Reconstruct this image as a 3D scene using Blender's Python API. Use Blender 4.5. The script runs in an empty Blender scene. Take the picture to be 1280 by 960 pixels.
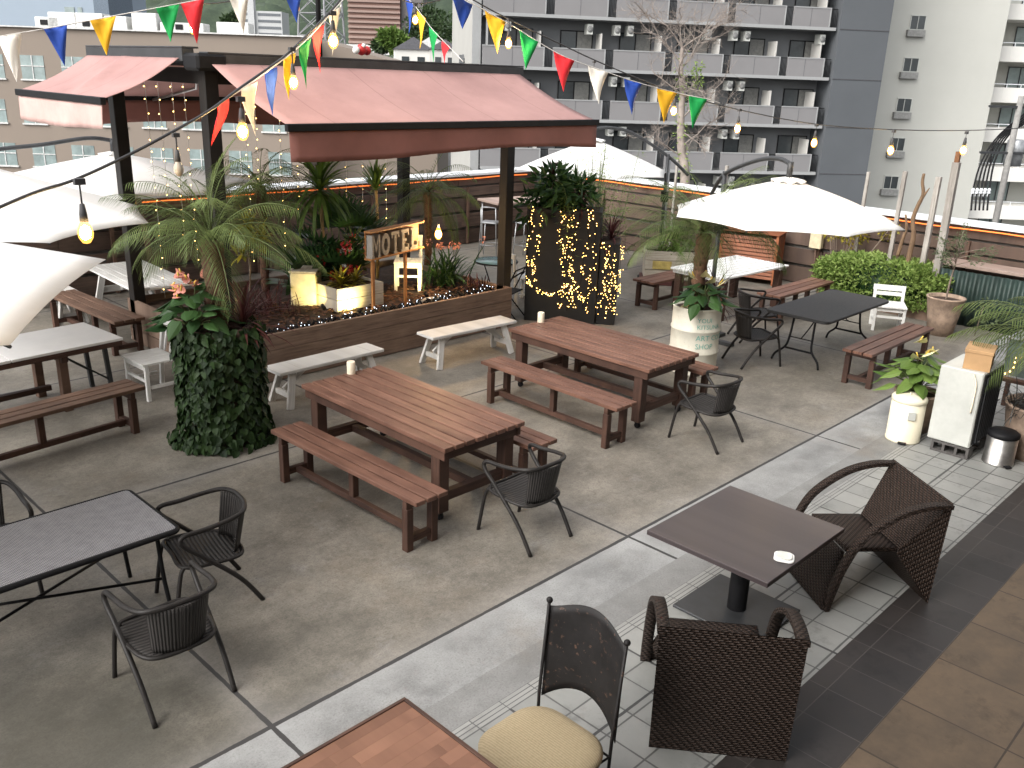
import bpy, math, random
from mathutils import Vector, Matrix, noise
R = math.radians
rng = random.Random(11)
S = bpy.context.scene
COL = S.collection

# ---------------------------------------------------------------- camera
CAM_H = 3.75
FPX = 1116.3            # focal length in pixels of the 1280 wide photograph
RT = Vector((0.7013, -0.7121, 0.0333)); UP = Vector((0.2110, 0.2519, 0.9445)); FW = Vector((0.6810, 0.6553, -0.3269))
cd = bpy.data.cameras.new('camera'); cam = bpy.data.objects.new('camera', cd); COL.objects.link(cam)
cd.sensor_width = 36; cd.lens = FPX / 1280 * 36; cd.clip_start = 0.05; cd.clip_end = 3000
cam.matrix_world = Matrix(((RT.x, UP.x, -FW.x, 0), (RT.y, UP.y, -FW.y, 0), (RT.z, UP.z, -FW.z, CAM_H), (0, 0, 0, 1)))
S.camera = cam
# ---------------------------------------------------------------- light
SUN_EL, SUN_AZ = 42, 272        # overcast dusk: broad soft light
w = bpy.data.worlds.new('World'); S.world = w; w.use_nodes = True
nt = w.node_tree; bg = nt.nodes['Background']
sky = nt.nodes.new('ShaderNodeTexSky'); sky.sky_type = 'NISHITA'; sky.sun_disc = False
sky.sun_elevation = R(SUN_EL); sky.sun_rotation = R(SUN_AZ); sky.air_density = 1.0; sky.dust_density = 4.0; sky.ozone_density = 1.0
hs = nt.nodes.new('ShaderNodeHueSaturation'); hs.inputs['Saturation'].default_value = 0.18      # cloud cover greys the sky light
nt.links.new(sky.outputs[0], hs.inputs['Color']); nt.links.new(hs.outputs[0], bg.inputs[0]); bg.inputs[1].default_value = 0.15
sd = bpy.data.lights.new('sun', 'SUN'); sd.energy = 0.55; sd.angle = R(50); sd.color = (1, 0.93, 0.83)
so = bpy.data.objects.new('sun', sd); COL.objects.link(so)
sdir = Vector((math.sin(R(SUN_AZ)) * math.cos(R(SUN_EL)), math.cos(R(SUN_AZ)) * math.cos(R(SUN_EL)), math.sin(R(SUN_EL))))
so.rotation_euler = (-sdir).to_track_quat('-Z', 'Y').to_euler()
S.view_settings.view_transform = 'Standard'; S.view_settings.look = 'None'; S.view_settings.gamma = 1
S.view_settings.exposure = 1.4
S.cycles.max_bounces = 6; S.cycles.sample_clamp_indirect = 4

# pixel of the photograph -> point in the world
def ray(x, y):
    return (RT * (x - 640) - UP * (y - 480) + FW * FPX).normalized()
C0 = Vector((0, 0, CAM_H))
def W(x, y, z=0.0):
    d = ray(x, y); return C0 + d * ((z - CAM_H) / d.z)
def WD(x, y, dep):
    d = ray(x, y); return C0 + d * (dep / d.dot(FW))
def WX(x, y, X):
    d = ray(x, y); return C0 + d * (X / d.x)
def WY(x, y, Y):
    d = ray(x, y); return C0 + d * (Y / d.y)
FH = Vector((FW.x, FW.y, 0)).normalized(); RH = Vector((FH.y, -FH.x, 0))

# ---------------------------------------------------------------- materials
MATS = {}
class NB:
    def __init__(s, name):
        s.m = bpy.data.materials.new(name); s.m.use_nodes = True; s.t = s.m.node_tree
        s.b = s.t.nodes['Principled BSDF']; s.out = s.t.nodes['Material Output']
    def n(s, typ, **k):
        nd = s.t.nodes.new(typ)
        for a, v in k.items(): setattr(nd, a, v)
        return nd
    def l(s, a, b): s.t.links.new(a, b)
    def coord(s, which='Object'):
        if which == 'UV': return s.n('ShaderNodeTexCoord').outputs['UV']
        if which == 'World': return s.n('ShaderNodeNewGeometry').outputs['Position']
        return s.n('ShaderNodeTexCoord').outputs['Object']
    def noise(s, vec, scale, detail=4, rough=0.6, sc=None):
        if sc:
            mp = s.n('ShaderNodeMapping'); mp.inputs['Scale'].default_value = sc; s.l(vec, mp.inputs[0]); vec = mp.outputs[0]
        nz = s.n('ShaderNodeTexNoise'); nz.inputs['Scale'].default_value = scale; nz.inputs['Detail'].default_value = detail
        nz.inputs['Roughness'].default_value = rough; s.l(vec, nz.inputs['Vector']); return nz.outputs['Fac']
    def ramp(s, fac, stops):
        r = s.n('ShaderNodeValToRGB'); e = r.color_ramp.elements
        while len(e) < len(stops): e.new(0.5)
        for i, (p, c) in enumerate(stops):
            e[i].position = p; e[i].color = tuple(c) + (1,) if len(c) == 3 else c
        s.l(fac, r.inputs[0]); return r.outputs[0]
    def mix(s, fac, a, b, mode='MIX'):
        m = s.n('ShaderNodeMix', data_type='RGBA', blend_type=mode)
        for sock, v in ((m.inputs[0], fac), (m.inputs[6], a), (m.inputs[7], b)):
            if hasattr(v, 'links'): s.l(v, sock)
            elif isinstance(v, (int, float)): sock.default_value = v
            else: sock.default_value = tuple(v) + (1,)
        return m.outputs[2]
    def math(s, op, a, b=0.0, c=0.0):
        m = s.n('ShaderNodeMath', operation=op)
        for i, v in enumerate((a, b, c)):
            if hasattr(v, 'links'): s.l(v, m.inputs[i])
            else: m.inputs[i].default_value = v
        return m.outputs[0]
    def rnd(s): return s.n('ShaderNodeAttribute', attribute_name='rnd').outputs['Fac']
    def bump(s, h, strength=0.3, dist=0.01):
        b = s.n('ShaderNodeBump'); b.inputs['Strength'].default_value = strength; b.inputs['Distance'].default_value = dist
        s.l(h, b.inputs['Height']); s.l(b.outputs[0], s.b.inputs['Normal'])
    def fin(s, col=None, rough=0.6, metal=0.0, spec=None):
        if col is not None:
            if hasattr(col, 'links'): s.l(col, s.b.inputs['Base Color'])
            else: s.b.inputs['Base Color'].default_value = tuple(col) + (1,)
        if hasattr(rough, 'links'): s.l(rough, s.b.inputs['Roughness'])
        else: s.b.inputs['Roughness'].default_value = rough
        s.b.inputs['Metallic'].default_value = metal
        if spec is not None: s.b.inputs['Specular IOR Level'].default_value = spec
        MATS[s.m.name] = s.m; return s.m
def sc3(c, k): return tuple(min(1, x * k) for x in c)

def paint(name, col, rough=0.5, metal=0.0, amt=0.25, scale=6, spec=None, bump=0.0, rn=0.0, speck=None):
    b = NB(name); co = b.coord()
    f = b.noise(co, scale, 6, 0.65)
    c = b.ramp(f, [(0.3, sc3(col, 1 - amt)), (0.7, sc3(col, 1 + amt))])
    if rn: c = b.mix(b.math('MULTIPLY', b.rnd(), rn), c, sc3(col, 0.35))
    if speck:
        g = b.noise(co, 28, 5, 0.7); k = b.ramp(g, [(0.60, (0, 0, 0)), (0.68, (1, 1, 1))]); c = b.mix(k, c, speck)
    if bump: b.bump(b.noise(co, scale * 12, 3), bump, 0.004)
    rr = b.math('MULTIPLY_ADD', f, 0.25, rough - 0.12)
    return b.fin(c, rr, metal, .35 if spec is None else spec)
def wood(name, light, dark, rough=0.6, gl=2.0, gw=26, tint=0.5, worn=None):
    b = NB(name); uv = b.coord('UV'); r = b.rnd()
    g = b.noise(uv, 1, 6, 0.65, (gl, gw, 1)); g2 = b.noise(uv, 1, 3, 0.5, (gl * 1.5, gw * 5, 1)); g3 = b.noise(uv, 2.2, 4, 0.6)
    f = b.math('MULTIPLY_ADD', g2, 0.35, b.math('MULTIPLY', g, 0.75))
    c = b.ramp(f, [(0.42, dark), (0.67, light)])
    c = b.mix(b.math('MULTIPLY', r, tint), c, sc3(dark, 0.8))
    c = b.mix(b.ramp(g3, [(0.45, (0, 0, 0)), (0.75, (.45, .45, .45))]), c, sc3(light, 1.25))
    if worn:
        g4 = b.noise(uv, 1, 6, 0.75, (5, 18, 1)); c = b.mix(b.ramp(g4, [(0.58, (0, 0, 0)), (0.66, (1, 1, 1))]), c, worn)
    b.bump(f, 0.35, 0.004)
    return b.fin(c, rough, 0, .32)
def leafmat(name, dark, light, rough=0.45, trans=0.25):
    b = NB(name); c = b.mix(b.rnd(), dark, light)
    f = b.noise(b.coord(), 9, 3); c = b.mix(b.math('MULTIPLY', f, 0.5), c, sc3(dark, 0.7))
    m = b.fin(c, rough, 0, .22)
    if trans:
        t = b.n('ShaderNodeBsdfTranslucent'); b.l(c, t.inputs[0]); x = b.n('ShaderNodeMixShader'); x.inputs[0].default_value = trans
        b.l(b.b.outputs[0], x.inputs[1]); b.l(t.outputs[0], x.inputs[2]); b.l(x.outputs[0], b.out.inputs[0])
    return m
def emit(name, col, s):
    b = NB(name); b.b.inputs['Base Color'].default_value = tuple(col) + (1,)
    b.b.inputs['Emission Color'].default_value = tuple(col) + (1,); b.b.inputs['Emission Strength'].default_value = s
    MATS[name] = b.m; return b.m
def glassy(name, col, rough=0.08, spec=0.8):
    return paint(name, col, rough + 0.12, 0, 0.3, 0.8, spec)

# wood tones
W_DECK = wood('brown_stained_wood', (.215, .112, .079), (.088, .042, .029), 0.45, 1.2, 15, tint=.65)
W_DARK = wood('dark_bench_wood', (.088, .045, .031), (.030, .015, .011), 0.6)
W_DUSK = wood('weathered_brown_wood', (.16, .095, .065), (.06, .035, .025), 0.7)
W_PLANT = wood('planter_plank_wood', (.225, .155, .115), (.105, .068, .05), 0.75, tint=0.4)
W_FENCE = wood('fence_plank_wood', (.145, .098, .075), (.056, .037, .029), 0.75, 1.2, 18, 0.6)
W_RED = wood('reddish_cover_wood', (.30, .105, .045), (.15, .05, .022), 0.55)
W_WHITE = wood('white_painted_wood', (.74, .74, .72), (.58, .58, .56), 0.5, tint=0.15)
W_WHITEW = wood('worn_white_wood', (.60, .59, .57), (.42, .41, .39), 0.6, 2, 26, 0.2, (.30, .27, .23))
W_GREY = wood('grey_driftwood', (.38, .36, .33), (.20, .18, .16), 0.8)
W_CRATE = wood('faded_crate_wood', (.52, .475, .40), (.30, .265, .21), 0.75)
W_ORANGE = wood('orange_sign_wood', (.42, .19, .06), (.22, .09, .03), 0.6)
W_POST = wood('black_timber', (.020, .017, .015), (.008, .007, .006), 0.6)
W_TABLE = wood('red_brown_tabletop', (.25, .125, .08), (.12, .056, .035), 0.42, 1.2, 14)
W_SQ = wood('dark_walnut_laminate', (.072, .057, .058), (.038, .030, .031), 0.34, 1.6, 20)
W_COUNT = wood('pinkish_counter_wood', (.38, .29, .25), (.24, .18, .15), 0.6)
# paints and metals
M_BLACK = paint('black_metal', (.009, .009, .010), 0.55, 0.0, 0.4, 9, 0.16)
M_DGREY = paint('dark_grey_metal', (.045, .047, .05), 0.45, 0.3)
M_GREY = paint('grey_metal', (.35, .36, .37), 0.4, 0.6)
M_STEEL = paint('brushed_steel', (.55, .54, .52), 0.32, 0.95, 0.15, 20)
M_RATTAN_T = paint('grey_tube', (.018, .016, .015), 0.45, 0.0, 0.35, 12, 0.25)
M_WHITE = paint('white_paint', (.72, .72, .70), 0.5, 0, 0.08)
M_TOPW = paint('white_laminate', (.66, .65, .64), 0.4, 0, 0.07, 3)
M_CREAM = paint('cream_enamel', (.70, .65, .50), 0.35, 0, 0.06, 4)
M_OFFW = paint('dirty_white_panel', (.46, .47, .44), 0.4, 0, 0.12, 3)
def canopy():
    b = NB('white_canopy_cloth'); co = b.coord(); f = b.noise(co, 1.6, 6, .65); c = b.ramp(f, [(.3, (.80, .795, .78)), (.65, (.88, .88, .87))]); b.bump(b.noise(co, 3.2, 3), .25, .03); m = b.fin(c, .85)
    t = b.n('ShaderNodeBsdfTranslucent'); t.inputs[0].default_value = (.88, .87, .84, 1); x = b.n('ShaderNodeMixShader'); x.inputs[0].default_value = .3
    b.l(b.b.outputs[0], x.inputs[1]); b.l(t.outputs[0], x.inputs[2]); b.l(x.outputs[0], b.out.inputs[0]); return m
M_CANOPY = canopy()
M_AWN = None
M_RUST = paint('black_iron_rust', (.010, .009, .009), 0.55, 0.0, 0.4, 9, 0.25, speck=(.085, .05, .034))
M_TERRA = paint('pale_terracotta', (.30, .22, .165), 0.85, 0, 0.35, 9, bump=0.3)
M_BARREL = paint('cream_drum_paint', (.56, .54, .46), 0.45, 0, 0.14, 4, speck=(.44, .40, .31))
M_TEAL = paint('teal_lettering', (.12, .34, .29), 0.6, 0, 0.3, 30)
M_CARD = paint('cardboard', (.42, .26, .13), 0.85, 0, 0.12, 5)
M_BLOCK = paint('concrete_block', (.085, .08, .077), 0.9, 0, 0.3, 14, bump=0.4)
M_SOIL = paint('bark_soil', (.045, .028, .02), 0.95, 0, 0.6, 14, bump=0.8)
M_CORR = paint('dark_green_sheet', (.020, .036, .031), 0.45, 0.2, 0.25)
M_COPE = paint('white_metal_coping', (.68, .70, .72), 0.45, 0.0, 0.08)
M_STONE = paint('cream_stone', (.52, .46, .33), 0.85, 0, 0.2, 7, bump=0.4)
M_TRUNK = paint('palm_trunk_fibre', (.13, .068, .042), 0.9, 0, 0.5, 24, bump=1.0, rn=0.6)
M_BARK = paint('pale_bark', (.19, .15, .12), 0.9, 0, 0.35, 16, bump=0.5)
M_STEM = paint('green_stem', (.09, .12, .04), 0.6)
M_CANE = paint('tan_cane', (.36, .25, .11), 0.7)
M_CANDLE = paint('ivory_wax', (.74, .66, .52), 0.5, 0, 0.05)
M_GLASS = glassy('dark_window_glass', (.035, .042, .045))
M_GLASSB = glassy('pale_window_glass', (.20, .25, .245))
M_TGLASS = glassy('teal_table_glass', (.16, .30, .31))
M_ROPE = paint('pale_cord', (.55, .53, .5), 0.8)
M_CABLE = paint('rubber_cable', (.05, .05, .052), 0.6)
FLAG = {k: paint(k + '_bunting_cloth', c, 0.75, 0, 0.06) for k, c in dict(red=(.62, .022, .03), blue=(.02, .065, .34), yellow=(.80, .43, .02), green=(.006, .27, .06), white=(.78, .74, .66)).items()}
E_FIL = emit('glowing_filament', (1, .66, .28), 260)
def shell():
    b = NB('warm_bulb_glass'); e = b.n('ShaderNodeEmission'); e.inputs[0].default_value = (1, .42, .075, 1); e.inputs[1].default_value = 1.7
    t = b.n('ShaderNodeBsdfTransparent'); x = b.n('ShaderNodeMixShader'); x.inputs[0].default_value = .42; b.l(t.outputs[0], x.inputs[1]); b.l(e.outputs[0], x.inputs[2]); b.l(x.outputs[0], b.out.inputs[0]); return b.m
E_BULB = shell()
E_FAIRY = emit('warm_fairy_bulb', (1, .56, .15), 5.0)
E_COOL = emit('cool_fairy_bulb', (.75, .86, 1), 1.6)
E_LED = emit('amber_led_rope', (1, .20, .035), .55)
M_BULBOFF = paint('unlit_bulb_glass', (.40, .36, .30), 0.2, 0, 0.2)
# leaves
L_PALM = leafmat('palm_leaf', (.058, .090, .026), (.175, .225, .070))
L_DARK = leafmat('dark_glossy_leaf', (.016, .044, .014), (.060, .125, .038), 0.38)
L_IVY = leafmat('ivy_leaf', (.008, .022, .006), (.036, .070, .020), 0.5, 0.15)
L_HEDGE = leafmat('fresh_hedge_leaf', (.11, .19, .035), (.36, .46, .14), 0.5, 0.35)
L_OLIVE = leafmat('olive_leaf', (.06, .085, .04), (.15, .19, .10), 0.5)
L_RED = leafmat('maroon_strap_leaf', (.040, .012, .014), (.13, .045, .04), 0.45)
L_YEL = leafmat('yellow_croton_leaf', (.16, .15, .02), (.50, .40, .04), 0.4)
L_MID = leafmat('bright_leaf', (.06, .115, .022), (.19, .28, .07), 0.42)
F_RED = paint('red_petal', (.45, .03, .03), 0.4); F_PINK = paint('salmon_petal', (.62, .25, .19), 0.4)
F_CREAM = paint('cream_petal', (.72, .66, .38), 0.4); F_WHITE = paint('white_petal', (.75, .73, .70), 0.5)
L_TREE = leafmat('far_tree_leaf', (.022, .045, .016), (.065, .10, .038))
L_TWIG = paint('grey_twig', (.24, .205, .18), 0.9)

def make_awn():
    b = NB('rose_awning_cloth'); co = b.coord(); spu = b.n('ShaderNodeSeparateXYZ'); b.l(b.coord('UV'), spu.inputs[0])
    f = b.noise(co, 1.3, 5, 0.6); c = b.ramp(f, [(0.3, (.35, .20, .187)), (0.7, (.44, .26, .24))])
    wr = b.noise(co, 3.0, 4, .6, (1.2, 1.2, 1)); st = b.noise(co, 4, 7, .75); c = b.mix(b.ramp(st, [(.56, (0, 0, 0)), (.72, (.4, .4, .4))]), c, (.29, .17, .155))
    sd2 = b.math('ABSOLUTE', b.math('SUBTRACT', b.math('MODULO', spu.outputs[0], 1.19), .595)); sm = b.math('LESS_THAN', sd2, .009); c = b.mix(b.math('MULTIPLY', sm, .45), c, (.22, .12, .11))
    b.bump(b.math('MULTIPLY_ADD', sm, .4, wr), 0.5, 0.02); m = b.fin(c, 0.85)
    t = b.n('ShaderNodeBsdfTranslucent'); b.l(c, t.inputs[0]); x = b.n('ShaderNodeMixShader'); x.inputs[0].default_value = 0.18
    b.l(b.b.outputs[0], x.inputs[1]); b.l(t.outputs[0], x.inputs[2]); b.l(x.outputs[0], b.out.inputs[0]); return m
M_AWN = make_awn()
M_VAL = paint('maroon_valance_cloth', (.19, .082, .068), 0.85, 0, 0.12, 3)
M_VALP = paint('rose_valance_cloth', (.46, .31, .28), 0.85, 0, 0.12, 3)

def rattan(name, col, sx, sy):
    b = NB(name); uv = b.coord('UV'); sp = b.n('ShaderNodeSeparateXYZ'); b.l(uv, sp.inputs[0])
    u = b.math('MULTIPLY', sp.outputs[0], sx); v = b.math('MULTIPLY', sp.outputs[1], sy)
    su = b.math('ABSOLUTE', b.math('SINE', b.math('MULTIPLY_ADD', b.math('FLOOR', v), 1.05, b.math('MULTIPLY', u, 3.14159))))
    fv = b.math('SINE', b.math('MULTIPLY', b.math('FRACT', v), 3.14159))
    h = b.math('MULTIPLY', su, fv); nz = b.noise(uv, 14, 4)
    h2 = b.math('MULTIPLY_ADD', nz, 0.35, h)
    c = b.ramp(h2, [(0.15, sc3(col, 0.25)), (0.6, col), (1.0, sc3(col, 1.9))])
    b.bump(h, 0.9, 0.012); return b.fin(c, 0.55, 0, 0.2)
M_WICK = rattan('brown_wicker', (.026, .017, .013), 22, 62)
def ribs(name, col, axis, fr):
    b = NB(name); uv = b.coord('UV'); sp = b.n('ShaderNodeSeparateXYZ'); b.l(uv, sp.inputs[0]); h = b.math('ABSOLUTE', b.math('SINE', b.math('MULTIPLY', sp.outputs[axis], fr * 3.14159)))
    nz = b.noise(uv, 1, 4, .6, (60, 14, 1) if axis == 0 else (14, 60, 1)); c = b.ramp(b.math('MULTIPLY_ADD', nz, .4, b.math('MULTIPLY', h, .7)), [(.2, sc3(col, .15)), (.6, col), (.95, sc3(col, 1.9))]); b.bump(h, .8, .006); return b.fin(c, .55, 0, .2)
M_RBACK = ribs('charcoal_cane_back', (.026, .024, .023), 0, 52); M_RSEAT = ribs('charcoal_cane_seat', (.026, .024, .023), 1, 34)
M_RTOP = rattan('grey_woven_resin', (.34, .34, .36), 70, 80)

def cushion():
    b = NB('cream_ribbed_cushion'); co = b.coord(); sp = b.n('ShaderNodeSeparateXYZ'); b.l(co, sp.inputs[0])
    s = b.math('SINE', b.math('MULTIPLY', sp.outputs[1], 420)); f = b.noise(co, 60, 3)
    c = b.ramp(b.math('MULTIPLY_ADD', s, 0.25, f), [(0.2, (.28, .22, .13)), (0.8, (.37, .30, .19))]); b.bump(s, 0.4, 0.002); return b.fin(c, 0.85)
M_CUSH = cushion()

def grid_line(b, co, period, off, half):
    d = b.math('ABSOLUTE', b.math('SUBTRACT', b.math('MODULO', b.math('ADD', co, 100 * period - off + period / 2), period), period / 2))
    wob = b.math('MULTIPLY_ADD', b.noise(b.coord('World'), 3.1, 5, .75), half * 1.5, half * .3)
    return b.math('LESS_THAN', d, wob), d
def concrete(name, lo, hi, joints=True, light=(.30, .29, .28), stain=True):
    b = NB(name); co = b.coord('World'); sp = b.n('ShaderNodeSeparateXYZ'); b.l(co, sp.inputs[0]); x, y = sp.outputs[0], sp.outputs[1]
    a = b.noise(co, 0.55, 7, 0.62); f = b.noise(co, 5, 8, 0.7); g = b.noise(co, 1.7, 6, 0.65); fine = b.noise(co, 90, 3, 0.7)
    k = b.math('MULTIPLY_ADD', f, 0.35, b.math('MULTIPLY_ADD', g, 0.45, b.math('MULTIPLY', a, 0.45)))
    c = b.ramp(k, [(0.44, lo), (0.60, tuple((p + q) / 2 for p, q in zip(lo, hi))), (0.76, hi)])
    if stain:
        s = b.noise(co, 2.3, 8, 0.75); c = b.mix(b.ramp(s, [(0.57, (0, 0, 0)), (0.70, (.6, .6, .6))]), c, light)
        s3 = b.noise(co, 1.1, 9, 0.78, (1, 1.6, 1)); c = b.mix(b.ramp(s3, [(0.50, (0, 0, 0)), (0.66, (.55, .55, .55))]), c, sc3(lo, .75))
        s2 = b.noise(co, 0.9, 5, 0.7); c = b.mix(b.ramp(s2, [(0.55, (0, 0, 0)), (0.75, (.45, .45, .45))]), c, (.19, .145, .10))
    med = b.noise(co, 22, 6, .75) if lo[0] < .1 else b.noise(co, 3, 6, .6); c = b.mix(b.ramp(med, [(.50, (0, 0, 0)), (.64, (.38, .38, .38))]), c, sc3(lo, .8)); c = b.mix(b.ramp(med, [(.34, (.3, .3, .3)), (.45, (0, 0, 0))]), c, sc3(hi, 1.1))
    gr = b.noise(co, 70, 4, .8); c = b.mix(b.ramp(gr, [(.50, (0, 0, 0)), (.66, (.55, .55, .55))]), c, sc3(lo, .55)); c = b.mix(b.ramp(gr, [(.30, (.5, .5, .5)), (.42, (0, 0, 0))]), c, sc3(hi, 1.25))
    sp3 = b.noise(co, 6.5, 5, .8); c = b.mix(b.ramp(sp3, [(.69, (0, 0, 0)), (.73, (.6, .6, .6))]), c, (.42, .40, .37))
    sp4 = b.noise(co, 4.1, 6, .7, (1, 1.3, 1)); c = b.mix(b.ramp(sp4, [(.66, (0, 0, 0)), (.70, (.5, .5, .5))]), c, sc3(lo, .5))
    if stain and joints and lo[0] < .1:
        # part stain, part painted overhang shade, at the left front corner of the slab
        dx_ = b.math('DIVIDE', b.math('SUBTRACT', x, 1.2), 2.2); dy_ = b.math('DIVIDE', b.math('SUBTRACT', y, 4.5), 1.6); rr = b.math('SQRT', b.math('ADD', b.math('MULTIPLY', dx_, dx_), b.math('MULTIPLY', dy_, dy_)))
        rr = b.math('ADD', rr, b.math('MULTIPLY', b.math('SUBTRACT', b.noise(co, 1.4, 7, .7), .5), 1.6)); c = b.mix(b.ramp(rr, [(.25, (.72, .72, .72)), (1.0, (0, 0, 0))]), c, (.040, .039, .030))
    c = b.mix(b.math('MULTIPLY', fine, 0.30), c, sc3(lo, 0.7))
    if joints:
        mx, dx = grid_line(b, x, 3.495, 2.21, 0.014); my, dy = grid_line(b, y, 3.55, 4.03, 0.015)
        nz = b.noise(co, 6, 6, 0.7)
        for d in (dx, dy):
            h = b.math('MULTIPLY', b.math('SMOOTH_MAX', b.math('SUBTRACT', 1, b.math('MULTIPLY', d, 5)), 0, .1), b.math('MULTIPLY', nz, 0.45))
            c = b.mix(h, c, light)
        jm = b.math('MAXIMUM', mx, my); c = b.mix(jm, c, (.035, .034, .034)); b.bump(b.math('MULTIPLY_ADD', jm, -1.5, f), 0.35, 0.006)
    else: b.bump(f, 0.25, 0.004)
    return b.fin(c, b.math('MULTIPLY_ADD', a, 0.3, 0.42))
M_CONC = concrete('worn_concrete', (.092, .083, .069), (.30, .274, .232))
M_APR1 = concrete('pale_slurry_concrete', (.16, .16, .158), (.34, .345, .34), True, (.42, .43, .425))
M_APR2 = concrete('grey_apron_concrete', (.155, .155, .15), (.26, .26, .255), False, (.31, .31, .30))
def tiles(name, lo, hi, grout, px, py, ox, oy, half=0.006, rough=0.45, gv=None):
    b = NB(name); co = b.coord('World'); sp = b.n('ShaderNodeSeparateXYZ'); b.l(co, sp.inputs[0]); x, y = sp.outputs[0], sp.outputs[1]
    mx, _ = grid_line(b, x, px, ox, half); my, _ = grid_line(b, y, py, oy, half)
    cx = b.math('FLOOR', b.math('DIVIDE', b.math('SUBTRACT', x, ox), px)); cy = b.math('FLOOR', b.math('DIVIDE', b.math('SUBTRACT', y, oy), py))
    cb = b.n('ShaderNodeCombineXYZ'); b.l(cx, cb.inputs[0]); b.l(cy, cb.inputs[1]); wn = b.n('ShaderNodeTexWhiteNoise'); b.l(cb.outputs[0], wn.inputs['Vector'])
    f = b.noise(co, 4, 7, 0.7); k = b.math('MULTIPLY_ADD', wn.outputs['Value'], 0.35, b.math('MULTIPLY', f, 0.8))
    c = b.ramp(k, [(0.2, lo), (0.85, hi)]); jm = b.math('MAXIMUM', mx, my)
    st_ = b.noise(co, 2.6, 8, .75); c = b.mix(b.ramp(st_, [(.54, (0, 0, 0)), (.68, (.6, .6, .6))]), c, sc3(lo, .55))
    if gv:
        m2, _ = grid_line(b, x, px * 4, ox + px, half * 1.6); m3, _ = grid_line(b, y, 1.06, 2.65, half * 1.6)
        c = b.mix(jm, c, grout); c = b.mix(b.math('MAXIMUM', m2, m3), c, gv)
    else: c = b.mix(jm, c, grout)
    b.bump(b.math('MULTIPLY_ADD', jm, -1.2, b.math('MULTIPLY', f, 0.4)), 0.3, 0.004)
    return b.fin(c, b.math('MULTIPLY_ADD', f, 0.25, rough - 0.12))
M_TILE = tiles('pale_floor_tile', (.19, .195, .185), (.29, .29, .275), (.085, .085, .082), .26, .2825, 3.11, 3.16, 0.006, 0.5, (.045, .045, .045))
M_DTILE = tiles('dark_slate_tile', (.017, .0145, .0135), (.043, .036, .033), (.066, .058, .053), .3325, .38, 5.04, 1.87, 0.003, 0.55)
M_BTILE = tiles('brown_quarry_tile', (.062, .045, .029), (.185, .128, .080), (.045, .032, .022), .64, .64, 5.3, 1.49, 0.006, 0.6)

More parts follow.
